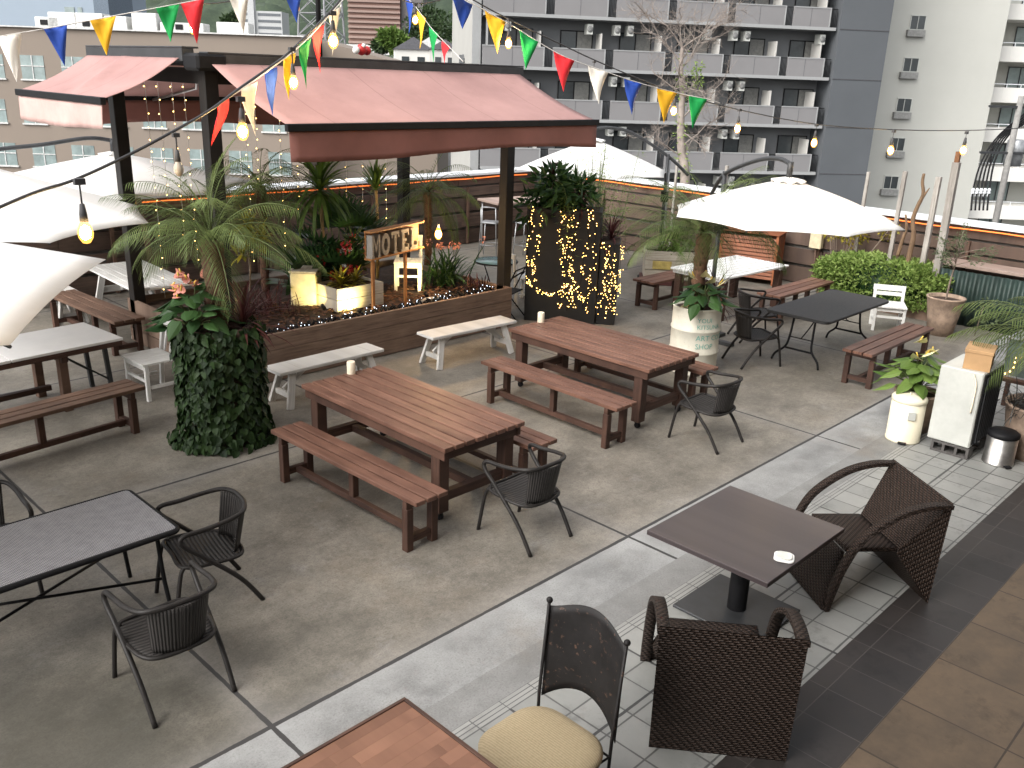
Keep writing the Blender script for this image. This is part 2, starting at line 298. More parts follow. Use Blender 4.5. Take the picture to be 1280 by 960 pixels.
# ---------------------------------------------------------------- mesh builder
class MB:
    def __init__(s): s.v = []; s.f = []; s.uv = []; s.r = []; s.sm = []
    def quad(s, pts, r=None, sm=False, uv=None):
        i = len(s.v); s.v += [tuple(p) for p in pts]; s.face(list(range(i, i + len(pts))), r, sm, uv); return s
    def face(s, idx, r=None, sm=False, uv=None):
        s.f.append(idx); s.r.append(rng.random() if r is None else r); s.sm.append(sm)
        if uv is None:
            p = [Vector(s.v[k]) for k in idx]; n = (p[1] - p[0]).cross(p[-1] - p[0]); e = max(((p[(k + 1) % len(p)] - p[k]) for k in range(len(p))), key=lambda q: q.length)
            if e.length < 1e-9: e = Vector((1, 0, 0))
            e = e.normalized(); t = n.cross(e); t = t.normalized() if t.length > 1e-12 else Vector((0, 0, 1)); o = s.r[-1] * 37
            uv = [(q.dot(e) + o, q.dot(t) + o) for q in p]
        s.uv.append(uv)
    def hexa(s, P, r=None, ax=None):
        # P: 8 points, bottom 4 ccw, top 4 ccw
        i = len(s.v); s.v += [tuple(p) for p in P]; r = rng.random() if r is None else r
        Q = [Vector(p) for p in P]
        if ax is None:
            es = [(Q[1] - Q[0]), (Q[3] - Q[0]), (Q[4] - Q[0])]; ax = max(es, key=lambda e: e.length)
        ax = Vector(ax).normalized(); b = ax.orthogonal().normalized(); c = ax.cross(b); o = r * 37
        for fc in ((0, 3, 2, 1), (4, 5, 6, 7), (0, 1, 5, 4), (1, 2, 6, 5), (2, 3, 7, 6), (3, 0, 4, 7)):
            s.face([i + k for k in fc], r, False, [(Q[k].dot(ax) + o, Q[k].dot(b) + Q[k].dot(c) + o * 1.7) for k in fc])
        return s
    def box(s, c, d, M=None, r=None, ax=None):
        c = Vector(c); h = Vector(d) / 2
        P = [Vector((x * h.x, y * h.y, z * h.z)) for z in (-1, 1) for x, y in ((-1, -1), (1, -1), (1, 1), (-1, 1))]
        if M is not None: P = [M @ p for p in P]
        return s.hexa([c + p for p in P], r, ax)
    def beam(s, a, b, w_, h, up=(0, 0, 1), r=None):
        a, b = Vector(a), Vector(b); x = (b - a); L = x.length; x.normalize(); u = Vector(up)
        if abs(x.dot(u)) > 0.99: u = Vector((0, 1, 0))
        y = u.cross(x).normalized(); z = x.cross(y)
        M = Matrix((x, y, z)).transposed()
        return s.box((a + b) / 2, (L, w_, h), M, r, x)
    def tube(s, pts, rad, n=8, cap=True, closed=False, r=None):
        pts = [Vector(p) for p in pts]; N = len(pts); rads = rad if isinstance(rad, (list, tuple)) else [rad] * N
        i0 = len(s.v); u = None; r = rng.random() if r is None else r; L = 0; Ls = []
        for k, p in enumerate(pts):
            if closed: t = pts[(k + 1) % N] - pts[k - 1]
            else: t = pts[min(k + 1, N - 1)] - pts[max(k - 1, 0)]
            t.normalize()
            u = t.orthogonal().normalized() if u is None else (u - t * u.dot(t)).normalized()
            v = t.cross(u)
            for j in range(n):
                a = 2 * math.pi * j / n; s.v.append(tuple(p + (u * math.cos(a) + v * math.sin(a)) * rads[k]))
            if k: L += (p - pts[k - 1]).length
            Ls.append(L)
        for k in range(N if closed else N - 1):
            k2 = (k + 1) % N
            for j in range(n):
                j2 = (j + 1) % n; uu = j / n * 6.28 * rads[k]; u2 = (j + 1) / n * 6.28 * rads[k]
                s.face([i0 + k * n + j, i0 + k * n + j2, i0 + k2 * n + j2, i0 + k2 * n + j], r, True, [(Ls[k], uu), (Ls[k], u2), (Ls[k2] + .001, u2), (Ls[k2] + .001, uu)])
        if cap and not closed:
            s.face([i0 + j for j in reversed(range(n))], r); s.face([i0 + (N - 1) * n + j for j in range(n)], r)
        return s
    def lathe(s, prof, n=24, c=(0, 0, 0), r=None, sm=True):
        c = Vector(c); i0 = len(s.v); r = rng.random() if r is None else r
        for (q, z) in prof:
            for j in range(n):
                a = 2 * math.pi * j / n; s.v.append((c.x + q * math.cos(a), c.y + q * math.sin(a), c.z + z))
        for k in range(len(prof) - 1):
            for j in range(n):
                j2 = (j + 1) % n; s.face([i0 + k * n + j, i0 + k * n + j2, i0 + (k + 1) * n + j2, i0 + (k + 1) * n + j], r, sm,
                    [(j / n, prof[k][1]), ((j + 1) / n, prof[k][1]), ((j + 1) / n, prof[k + 1][1]), (j / n, prof[k + 1][1])])
        return s
    def prism(s, poly, z0, z1, f=lambda x, y, z: (x, y, z), r=None):
        n = len(poly); i = len(s.v); r = rng.random() if r is None else r
        s.v += [tuple(f(x, y, z0)) for x, y in poly] + [tuple(f(x, y, z1)) for x, y in poly]
        s.face([i + k for k in reversed(range(n))], r, False, [(poly[k][0], poly[k][1]) for k in reversed(range(n))])
        s.face([i + n + k for k in range(n)], r, False, [(poly[k][0], poly[k][1]) for k in range(n)])
        for k in range(n):
            k2 = (k + 1) % n; s.face([i + k, i + k2, i + n + k2, i + n + k], r)
        return s
    def sheet(s, g, thick=0.0, r=None, sm=True):
        # g: rows of points; closed slab when thick
        nr, nc = len(g), len(g[0]); i = len(s.v); r = rng.random() if r is None else r
        G = [[Vector(p) for p in row] for row in g]
        def idx(a, b, k): return i + k * nr * nc + a * nc + b
        s.v += [tuple(p) for row in G for p in row]
        if thick:
            for a in range(nr):
                for b in range(nc):
                    da = G[min(a + 1, nr - 1)][b] - G[max(a - 1, 0)][b]; db = G[a][min(b + 1, nc - 1)] - G[a][max(b - 1, 0)]
                    n = da.cross(db); n = n.normalized() if n.length > 1e-9 else Vector((0, 0, 1)); s.v.append(tuple(G[a][b] - n * thick))
        ul = [0]; vl = [0]
        for b in range(1, nc): ul.append(ul[-1] + (G[nr // 2][b] - G[nr // 2][b - 1]).length)
        for a in range(1, nr): vl.append(vl[-1] + (G[a][nc // 2] - G[a - 1][nc // 2]).length)
        for a in range(nr - 1):
            for b in range(nc - 1):
                uv = [(ul[b], vl[a]), (ul[b], vl[a + 1]), (ul[b + 1], vl[a + 1]), (ul[b + 1], vl[a])]
                s.face([idx(a, b, 0), idx(a + 1, b, 0), idx(a + 1, b + 1, 0), idx(a, b + 1, 0)], r, sm, uv)
                if thick: s.face([idx(a, b, 1), idx(a, b + 1, 1), idx(a + 1, b + 1, 1), idx(a + 1, b, 1)], r, sm, [uv[0], uv[3], uv[2], uv[1]])
        if thick:
            rim = [(a, 0) for a in range(nr)] + [(nr - 1, b) for b in range(1, nc)] + [(a, nc - 1) for a in range(nr - 2, -1, -1)] + [(0, b) for b in range(nc - 2, 0, -1)]
            for k in range(len(rim)):
                p, q = rim[k], rim[(k + 1) % len(rim)]; s.face([idx(*p, 0), idx(*p, 1), idx(*q, 1), idx(*q, 0)], r)
        return s
    def ball(s, c, rad, n=8, sq=1.0):
        m = max(4, n // 2); s.lathe([(max(1e-4, rad * math.sin(math.pi * k / m)), -rad * sq * math.cos(math.pi * k / m)) for k in range(m + 1)], n, c); return s
    def kite(s, b, d, side, L, wd, bend=0.0, r=None, mid=0.4):
        # a narrow leaf: base, two sides, tip
        up = side.cross(d); m = b + d * (L * mid) + up * (bend * 0.1); t = b + d * L - up * bend
        return s.quad((b, m - side * wd / 2, t, m + side * wd / 2), r)
    def heart(s, b, d, side, L, wd, bend=0.0, r=None):
        up = side.cross(d); P = []
        for t, q in ((0, 0), (-.08, .30), (.18, .52), (.52, .40), (1, 0), (.52, -.40), (.18, -.52), (-.08, -.30)):
            P.append(b + d * (L * t) + side * (wd * q) - up * (bend * t * t - abs(q) * 0.12 * wd))
        r = rng.random() if r is None else r; i = len(s.v); s.v += [tuple(p) for p in P]
        for fc in ((0, 1, 2, 3, 4), (0, 4, 5, 6, 7)): s.face([i + k for k in fc], r)
        return s
    def strap(s, b, az, el, L, wd, droop, n=5, r=None, fold=0.0):
        p = Vector(b); r = rng.random() if r is None else r; i = len(s.v); sd = Vector((-math.sin(az), math.cos(az), 0))
        for k in range(n + 1):
            t = k / n; q = wd * (0.55 + 1.2 * t * (1 - t)) * (1 if k < n else 0.08)
            s.v += [tuple(p - sd * q / 2), tuple(p + sd * q / 2)]
            e = el - droop * t; p = p + Vector((math.cos(az) * math.cos(e), math.sin(az) * math.cos(e), math.sin(e))) * (L / n)
        for k in range(n): s.face([i + 2 * k, i + 2 * k + 1, i + 2 * k + 3, i + 2 * k + 2], r, True)
        return s
    def build(s, name, mat, parent=None, bev=0.0, loc=None, rz=None, M=None):
        me = bpy.data.meshes.new(name); vv = s.v if M is None else [tuple(M @ Vector(p)) for p in s.v]
        me.from_pydata(vv, [], s.f); uvl = me.uv_layers.new(name='UVMap')
        flat = [c for f in s.uv for p in f for c in p]; uvl.data.foreach_set('uv', flat)
        at = me.attributes.new('rnd', 'FLOAT', 'FACE'); at.data.foreach_set('value', s.r)
        me.polygons.foreach_set('use_smooth', s.sm); me.materials.append(mat); me.update()
        o = bpy.data.objects.new(name, me); COL.objects.link(o)
        if parent is not None: o.parent = parent
        if loc is not None: o.location = loc
        if rz is not None: o.rotation_euler = (0, 0, rz)
        if bev:
            b = o.modifiers.new('bevel', 'BEVEL'); b.width = bev; b.segments = 1; b.limit_method = 'ANGLE'; b.angle_limit = R(50)
        return o
def tag(o, label=None, cat=None, group=None, kind=None):
    if label: o['label'] = label
    if cat: o['category'] = cat
    if group: o['group'] = group
    if kind: o['kind'] = kind
    return o
def thing(name, label, cat, loc=(0, 0, 0), rz=0.0, group=None):
    o = bpy.data.objects.new(name, None); COL.objects.link(o); o.location = loc; o.rotation_euler = (0, 0, rz); o.empty_display_size = 0.1
    return tag(o, label, cat, group)
KIDS = {}
def dup(root, loc, rz, label, group=None):
    r = root.copy(); COL.objects.link(r); r.location = loc; r.rotation_euler = (0, 0, rz); r['label'] = label
    if group: r['group'] = group
    for ch in list(root.children):
        c = ch.copy(); COL.objects.link(c); c.parent = r
        for g in list(ch.children):
            d = g.copy(); COL.objects.link(d); d.parent = c
    return r
def structure(name, mb, mat): return tag(mb.build(name, mat), kind='structure')
def spline(P, n=8, closed=False):
    P = [Vector(p) for p in P]; out = []; N = len(P)
    for i in range(N if closed else N - 1):
        if closed: a, b, c, d = P[i - 1], P[i], P[(i + 1) % N], P[(i + 2) % N]
        else: a, b, c, d = P[max(i - 1, 0)], P[i], P[i + 1], P[min(i + 2, N - 1)]
        for k in range(n):
            t = k / n; out.append(0.5 * ((2 * b) + (c - a) * t + (2 * a - 5 * b + 4 * c - d) * t * t + (3 * b - 3 * c + d - a) * t ** 3))
    if not closed: out.append(P[-1])
    return out
def V(*a): return Vector(a)

# ================================================================ SETTING
XF, YF = 16.6, 15.2        # fence planes
def flat(name, mat, x0, x1, y0, y1, z=0.0):
    return structure(name, MB().quad([(x0, y0, z), (x1, y0, z), (x1, y1, z), (x0, y1, z)], uv=[(x0, y0), (x1, y0), (x1, y1), (x0, y1)]), mat)
XL = -14
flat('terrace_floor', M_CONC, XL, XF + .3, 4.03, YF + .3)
flat('apron', M_APR1, XL, XF + .3, 3.52, 4.03)
flat('apron_strip', M_APR2, XL, XF + .3, 3.26, 3.52)
flat('tile_floor', M_TILE, XL, XF + .3, 2.0, 3.16)
flat('dark_tile_border', M_DTILE, XL, XF + .3, 1.49, 2.0)
flat('walkway', M_BTILE, XL, XF + .3, -1.6, 1.49)
gm = MB()
for k in range(3): gm.quad([(XL, 3.16 + k * .0334, 0), (XF + .3, 3.16 + k * .0334, 0), (XF + .3, 3.16 + k * .0334 + .0334, 0), (XL, 3.16 + k * .0334 + .0334, 0)])
structure('grooved_tile_edge', gm, tiles('grooved_edge_tile', (.21, .21, .20), (.30, .30, .285), (.08, .08, .08), .26, .0334, 3.11, 3.16, 0.0035, 0.5))
# building under the terrace and the city floor far below
tb = MB(); tb.hexa([(XL, -8, -13.9), (XF + .45, -8, -13.9), (XF + .45, YF + .45, -13.9), (XL, YF + .45, -13.9), (XL, -8, -.05), (XF + .45, -8, -.05), (XF + .45, YF + .45, -.05), (XL, YF + .45, -.05)])
structure('terrace_slab', tb, paint('grey_render', (.22, .22, .22), 0.9))
structure('city_ground', MB().quad([(-900, -900, -14), (1200, -900, -14), (1200, 1200, -14), (-900, 1200, -14)]), paint('asphalt', (.06, .06, .06), 0.9, 0, .4, .05))
# the house the photograph was taken from: upper wall behind the camera, floor slab, ground floor wall
hb = thing('host_building', 'rendered house wall behind the terrace walkway with a balcony slab and an added shade slab overhead', 'building', (0, -0.5, 0))
m = MB(); m.box((1, -0.35, 6.2), (30, .3, 7.0)); m.box((1, -2.2, 1.3), (30, .3, 2.6)); m.build('wall', paint('host_render', (.25, .22, .19), .9), hb)
m = MB(); m.box((1, -0.75, 2.55), (30, 2.4, .22)); m.build('balcony_slab', paint('balcony_concrete', (.25, .24, .23), .9), hb)
m = MB(); m.box((1, .75, 6.1), (30, 1.88, .18)); m.build('shade_slab', MATS['balcony_concrete'], hb)  # added slab out of view, blocks sky light above the near tiles

# ---- fences: horizontal planks, posts, white metal coping
def fence(name, label, a, b, out, gaps):
    a, b, out = Vector(a), Vector(b), Vector(out); d = (b - a).normalized(); L = (b - a).length
    t = thing(name, label, 'fence', a); H = 1.56
    rows = [(0.02, .34), (.40, .70), (.76, 1.06), (1.10, 1.30), (1.34, H)]
    for k, (z0, z1) in enumerate(rows):
        m = MB(); x = -rng.random() * 1.5
        while x < L:
            x1 = min(x + rng.uniform(2.6, 3.6), L); x0 = max(0, x + .006)
            off = out * (.015 * rng.random() + (.0 if k % 2 else .03))
            if x1 - x0 > .05: m.beam(d * x0 + off + V(0, 0, (z0 + z1) / 2), d * x1 + off + V(0, 0, (z0 + z1) / 2), .045, z1 - z0)
            x = x1
        m.build('plank_row', W_FENCE, t, bev=.004)
    m = MB(); m.beam(out * .15 + V(0, 0, .75), d * L + out * .15 + V(0, 0, .75), .08, 1.5); m.build('backing_wall', paint('parapet_concrete', (.17, .16, .15), .9, 0, .3, 3), t)
    x = 1.2
    while x < L:
        m = MB(); m.beam(d * x - out * .035 + V(0, 0, .02), d * x - out * .035 + V(0, 0, 1.3), .06, .05, d); m.build('post', W_DUSK, t); x += 2.7
    m = MB(); ex = -d * .0
    m.box(d * (L / 2) + out * .16 + V(0, 0, 1.585), (abs(d.x) * L + abs(out.x) * .5, abs(d.y) * L + abs(out.y) * .5, .05))
    m.box(d * (L / 2) + out * .40 + V(0, 0, 1.50), (abs(d.x) * L + abs(out.x) * .03, abs(d.y) * L + abs(out.y) * .03, .14)); m.build('coping', M_COPE, t)
    return t
fence('plank_fence', 'brown plank fence with white coping running behind the pergola and planter bed', (-6, YF, 0), (XF - .1, YF, 0), (0, 1, 0), 0)
fence('plank_fence', 'brown plank fence with white coping behind the hedge and the folding table', (XF, -1.5, 0), (XF, YF - .05, 0), (1, 0, 0), 0)
# amber LED ropes under the copings
m = MB(); m.tube([(x, YF - .06, 1.50 + .008 * math.sin(x * 3)) for x in [2 + k * .5 for k in range(29)]], .012, 5)
tag(m.build('led_rope', E_LED), 'thin glowing amber rope light along the top of the fence behind the pergola', 'rope light', 'rope lights under the coping')
m = MB(); m.tube([(XF - .06, y, 1.50 + .008 * math.sin(y * 3)) for y in [-1 + k * .4 for k in range(40)]], .012, 5)
tag(m.build('led_rope', E_LED), 'thin glowing amber rope light along the top of the fence behind the hedge', 'rope light', 'rope lights under the coping')

# ================================================================ BACKGROUND
def frame(o, d):
    d = Vector((d.x, d.y, 0)).normalized(); n = Vector((-d.y, d.x, 0)); return o, d, n
# ---- grey apartment block
GO = Vector((37.77, 39.93, 0)); ga = R(-36.1)
g = thing('apartment_block', 'grey apartment block with rows of long balconies and hanging air conditioners', 'building', GO, ga)
M_GW = paint('grey_panel_wall', (.14, .145, .15), .85, 0, .07, .6); M_GB = paint('warm_grey_balcony', (.19, .186, .188), .85, 0, .06, .5); M_GT = paint('pale_grey_trim', (.28, .285, .285), .8, 0, .05)
M_DKW = paint('dark_slate_wall', (.085, .092, .100), .85, 0, .07, .4); M_PALE = paint('pale_block_wall', (.47, .46, .435), .85, 0, .06, .6)
FL = 2.86; Z0 = 4.07; UW = 21.95; M_FAN = paint('fan_grille_grey', (.22, .22, .215), .7); M_DKJ = paint('panel_joint_grey', (.12, .12, .125), .9)
m = MB(); m.box((UW / 2 + .0, 7.5, 4), (UW - .1, 12, 36)); m.build('wall', M_GW, g)
m = MB(); m.box((UW + 1.65, 6, 4), (3.3, 12.6, 36)); m.build('dark_end_wall', M_DKW, g)
m = MB()
for k in range(-6, 5): m.box((UW + 1.65, -.3, Z0 + FL * k + .1), (3.28, .04, .05))
m.build('wall_joint', paint('dark_joint', (.06, .06, .065), .9), g)
m = MB(); m.box((-.18, 6.2, 4), (.36, 11.5, 36)); m.build('side_wall', paint('pale_grey_side_wall', (.33, .325, .305), .85, 0, .06, .5), g)
m = MB(); m.box((-.10, .55, 4), (.5, .35, 36)); m.box((.5, .4, 4), (.12, .1, 36)); m.build('downpipe', M_GT, g)
UN = 3.66; units = [0.65 + UN * k for k in range(6)]
for k in range(-3, 4):
    z = Z0 + FL * k
    m = MB(); m.box((UW / 2 + .05, .7, z + .09), (UW - .4, 1.7, .18)); m.build('balcony_slab', M_GT, g)
    for j, u in enumerate(units):
        u0 = u if j else .15; u1 = min(u + UN, UW - .1)
        m = MB(); m.box(((u0 + u1 - .45) / 2, -.06, z + .18 + .52), (u1 - u0 - .52, .12, 1.04)); po = m.build('balcony_parapet', M_GB, g)
        m = MB(); m.prism([(u0 + .035, z + 1.22), (u0 + .035, z + 1.28), (u1 - .48, z + 1.28), (u1 - .48, z + .19), (u1 - .55, z + .19), (u1 - .55, z + 1.22)], -.145, .025, lambda x, y, q: (x, q, y)); m.build('parapet_trim', M_GT, po)
        m = MB(); m.box(((u0 + u1) / 2 - .3, -.125, z + .7), (.03, .012, 1.0)); m.build('panel_joint', M_DKJ, po)
        m = MB(); n_ = 6
        for q in range(n_): m.box((u1 - .46 + q * .085, -.02, z + .7), (.02, .03, 1.0))
        m.box((u1 - .25, -.02, z + 1.22), (.46, .04, .04)); m.build('railing', M_BLACK, g)
        m = MB(); m.box((u1 - .7, .75, z + 1.3), (.06, 1.2, 1.7)); m.build('partition_board', M_PALE, g)
nwin = 0
for k in range(-3, 2):
    z = Z0 + FL * k
    for j, u in enumerate(units):
        f = MB()
        f.box((u + 1.75, 1.47, z + 2.28), (2.0, .08, .06)); f.box((u + .78, 1.47, z + 1.25), (.06, .08, 2.05)); f.box((u + 2.72, 1.47, z + 1.25), (.06, .08, 2.05)); f.box((u + 1.75, 1.47, z + 1.25), (.07, .09, 2.05))
        f.box((u + 2.95 + .35, 1.47, z + 1.7), (.05, .06, .9)); fo = f.build('window', M_BLACK, g)
        p = MB(); p.box((u + 1.28, 1.46, z + 1.25), (.94, .03, 2.0)); p.build('pane', M_GLASS, fo)
        p = MB(); p.box((u + 2.22, 1.455, z + 1.25), (.94, .03, 2.0)); p.build('curtained_pane', paint('grey_curtain', (.16, .16, .15), .5) if 'grey_curtain' not in MATS else MATS['grey_curtain'], fo)
        if j % 2 == 0 or k == 0:
            for du in ((.25, 1.05) if j % 2 == 0 else (.25,)):
                a = MB(); a.box((u + du + 2.0 * (j % 2), .55, z + FL - .50), (.34, .72, .56)); ac = a.build('air_conditioner', M_OFFW, g)
                b = MB(); b.lathe([(.18, 0), (.18, .02), (.03, .03)], 10); bo = b.build('fan_grille', M_FAN, ac, M=Matrix.Translation((u + du + 2.0 * (j % 2) - .0, .185, z + FL - .50)) @ Matrix.Rotation(R(90), 4, 'X'))
f = MB(); f.box((-.40, 4.6, 3.9), (.08, .9, 1.5)); fo = f.build('side_window', M_GLASS, g); f = MB(); f.box((-.47, 5.2, 3.9), (.22, .12, 1.9)); f.box((-.47, 4.0, 3.9), (.1, .1, 1.9)); f.build('side_window_frame', M_GW, fo)
# ---- white apartment block on the right
wo = Vector((64.08, 28.01, 0)); wb = thing('white_apartment_block', 'tall off white apartment block with small stair windows and curved balconies', 'building', wo, R(-46.1))
M_WB = paint('off_white_render', (.43, .43, .395), .85, 0, .04, .3); M_WB2 = paint('white_balcony_render', (.60, .59, .555), .8, 0, .04, .3)
m = MB(); m.box((4.05, 7, 6), (9.5 - .8, 14, 40)); m.box((14.5, 9.5, 6), (12.2, 9, 40)); m.build('wall', M_WB, wb)
for z in (-5.3, -2.65, 0.0, 2.65, 5.3, 8.0):
    f = MB(); zc = z - .15
    f.box((2.4, -.03, zc + .62), (1.05, .06, .06)); f.box((2.4, -.03, zc - .28), (1.05, .06, .05)); f.box((1.9, -.03, zc + .15), (.05, .06, .85)); f.box((2.9, -.03, zc + .15), (.05, .06, .85)); f.box((2.4, -.03, zc + .15), (.04, .05, .85))
    fo = f.build('window', M_OFFW, wb); p = MB(); p.box((2.4, -.012, zc + .15), (1.0, .02, .84)); p.build('pane', M_GLASS, fo)
    p = MB(); p.box((2.32, -.16, zc - .52), (1.2, .32, .42)); p.build('window_guard', paint('grey_guard', (.24, .24, .23), .7) if 'grey_guard' not in MATS else MATS['grey_guard'], fo)
for k in range(-3, 4):
    z = .3 + 2.75 * k
    b = MB(); prof = [(7.7, 4.9), (7.4, 3.6), (7.7, 2.6), (8.6, 2.0), (10.0, 1.8), (18, 1.8), (18, 5)]
    b.prism(prof, z, z + 1.02); bo = b.build('balcony', M_WB2, wb)
    r = MB(); r.tube([(7.75, 3.6, z + 1.25), (8.2, 2.5, z + 1.25), (10, 2.0, z + 1.25), (18, 2.0, z + 1.25)], .03, 5)
    for u in (8.3, 9.3, 10.3, 11.3, 12.3): r.box((u, 2.2 - .02 * u, z + 1.13), (.04, .04, .25))
    r.build('rail', M_COPE, bo)
    for uu, ww in ((9.7, 1.6), (12.6, 1.8)):
        f = MB(); f.box((uu, 4.98, z + 1.6), (ww, .05, 1.7)); fo = f.build('balcony_window', M_GLASSB, wb)
        f = MB(); f.box((uu, 4.94, z + 1.6), (.07, .06, 1.7)); f.box((uu - ww / 2, 4.94, z + 1.6), (.06, .06, 1.7)); f.box((uu + ww / 2, 4.94, z + 1.6), (.06, .06, 1.7)); f.box((uu, 4.94, z + 2.47), (ww + .06, .06, .06)); f.build('frame', M_DGREY, fo)
# ---- brown office building on the left
oo = Vector((25.45, 81.53, 0)); ob = thing('office_building', 'long beige brown office building with white framed grid windows', 'building', oo, R(-46.1))
M_OB = paint('beige_brown_render', (.205, .170, .140), .85, 0, .05, .25); M_CON = paint('white_sill', (.50, .50, .485), .8)
m = MB(); m.box((0, 8, -4.2), (47.6, 16, 20.4)); m.build('wall', M_OB, ob)
m = MB(); m.box((0, 7.9, 6.05), (47.8, 16.3, .10)); m.build('roof_edge', M_CON, ob)
m = MB(); m.hexa([(24, 4, -14), (34, 4, -14), (34, 16, -14), (24, 16, -14), (24, 4, 6.0), (34, 4, 3.6), (34, 16, 3.6), (24, 16, 6.0)]); m.build('wing', M_OB, ob)
for r_, zc in enumerate((3.05, -.35, -3.75, -7.1)):
    for k in range(-4, 7):
        u = 2.15 + 3.22 * k + (.0 if r_ != 1 else -.35)
        if r_ >= 1 and k == 1 and False: continue
        p = MB(); p.box((u, -.005, zc), (1.85, .05, 1.8)); po = p.build('window', M_GLASSB, ob)
        f = MB(); f.box((u, -.05, zc), (.07, .06, 1.8)); f.box((u, -.05, zc + .1), (1.85, .06, .07)); f.box((u, -.07, zc - .95), (2.05, .16, .12)); f.build('window_frame', M_CON, po)
for i, (u, wd, h) in enumerate(((3.6, 1.9, 1.0), (4.9, 2.3, 1.5), (7.0, 2.3, 1.5), (9.2, 1.8, 1.3), (11.5, 2.0, 1.7), (14.5, 3.5, .9), (18.6, 2.6, 1.1))):
    p = MB(); h *= .8; p.box((u - 1, 3, 6.11 + h / 2), (wd, 1.6, h)); po = p.build('roof_unit', M_CON, ob, bev=.05)
    if i in (0, 2, 5): f = MB(); f.box((u - 1.2, 2.17, 6.5), (.6, .04, .4)); f.build('vent', M_BLACK, po)
# ---- pale blue block behind, tower, houses, hillside
p0 = WD(20, 30, 120); bb = thing('blue_grey_block', 'large pale blue grey block rising behind the office roof', 'building', (p0.x, p0.y, 0), R(-46.1))
m = MB(); m.box((-4, 10, 6), (28.6, 18, 40)); m.build('wall', paint('pale_blue_render', (.25, .30, .355), .85, 0, .04, .1), bb)
m = MB(); m.box((7.0, .96, 9.9), (1.3, .1, 1.0)); m.box((8.4, .96, 9.9), (.6, .1, 1.0)); m.build('window', M_GLASSB, bb)
m = MB(); m.box((11.3, 5, 7), (2.0, 8, 30)); m.build('stair_tower', paint('slate_blue_render', (.12, .15, .185), .85), bb)
p0 = WD(326, 33, 250); hb2 = thing('hillside_apartments', 'white hillside apartments with rows of open galleries and lift tower', 'building', (p0.x, p0.y, p0.z), R(-46.1))
M_HA = paint('grey_white_far', (.40, .41, .41), .9)
m = MB(); m.box((0, 4, .3), (12, 8, 7.4)); m.build('wall', M_HA, hb2)
m = MB(); m.box((-2.4, .2, 3.5), (1.8, 2, 11)); m.build('lift_tower', M_HA, hb2)
m = MB()
for k in range(4): m.box((-4.6, -.02, -2 + k * 1.7), (2.4, .1, .7)); m.box((2.5, -.02, -2 + k * 1.7), (6.4, .1, .7))
m.build('gallery', paint('gallery_shade', (.12, .13, .14), .9), hb2)
p0 = WD(468, 40, 220); tw = thing('brown_tower_block', 'distant brown tower block with stacked balcony bands behind the pergola mast', 'building', (p0.x, p0.y, p0.z), R(-46.1))
m = MB(); m.box((0, 5, 6), (12.6, 10, 20)); m.build('wall', paint('brown_brick_far', (.21, .13, .105), .9), tw)
m = MB(); m.box((9.2, 6, 5), (5.4, 10, 18)); m.build('rear_wing', paint('grey_brick_far', (.13, .12, .12), .9), tw)
m = MB()
for k in range(14): m.box((0, -.25, -2.5 + k * 1.18), (12.8, .5, .50))
m.build('balcony_band', paint('pinkish_balcony', (.25, .18, .155), .9), tw)
m = MB(); m.box((0, -1, -4.2), (17, 6, 2.2)); m.build('podium', M_CON, tw)
M_LAT = paint('lattice_steel', (.22, .22, .23), .6)
p0 = WD(402, 45, 130); lt = thing('lattice_mast', 'grey steel lattice mast standing beyond the office roof', 'mast', (p0.x, p0.y, p0.z - 12), R(20))
m = MB(); hw = lambda z: 2.9 - z * .045
for z in range(0, 30, 3):
    c = [V(sx * hw(z), sy * hw(z), z) for sx, sy in ((-1, -1), (1, -1), (1, 1), (-1, 1))]; e = [V(sx * hw(z + 3), sy * hw(z + 3), z + 3) for sx, sy in ((-1, -1), (1, -1), (1, 1), (-1, 1))]
    for i in range(4):
        j = (i + 1) % 4; m.beam(c[i], e[i], .22, .22); m.beam(c[i], e[j], .09, .09); m.beam(c[j], e[i], .09, .09); m.beam(c[i], c[j], .12, .12)
m.build('lattice', M_LAT, lt)
def house(px, py, dep, wd, h, roofm, wallm, label):
    p = WD(px, py, dep); t = thing('house', label, 'house', (p.x, p.y, p.z - h), R(-46.1 + rng.uniform(-15, 15)))
    m = MB(); m.box((0, wd / 2, h / 2 - 2), (wd, wd, h + 4)); m.build('wall', wallm, t)
    m = MB(); e = .25; m.prism([(-wd / 2 - e, h), (wd / 2 + e, h), (0, h + wd * .32)], -e, wd + e, lambda x, y, z: (x, z, y)); m.build('roof', roofm, t)
    m = MB(); m.box((-wd * .22, -.02, h * .55), (wd * .2, .08, h * .3)); m.box((wd * .2, -.02, h * .55), (wd * .2, .08, h * .3)); m.build('window', M_GLASS, t)
SL = paint('grey_roof_tile', (.10, .10, .11), .8)
house(517, 62, 120, 5.0, 3, SL, M_WB2, 'small white house with grey gable roof above the pergola edge')
house(538, 64, 126, 6.0, 3.4, M_CON, M_WB2, 'small white house with pale roof right of the grey gabled one')
house(556, 62, 118, 4.0, 3.2, SL, M_PALE, 'narrow pale house beside the grey apartment block')
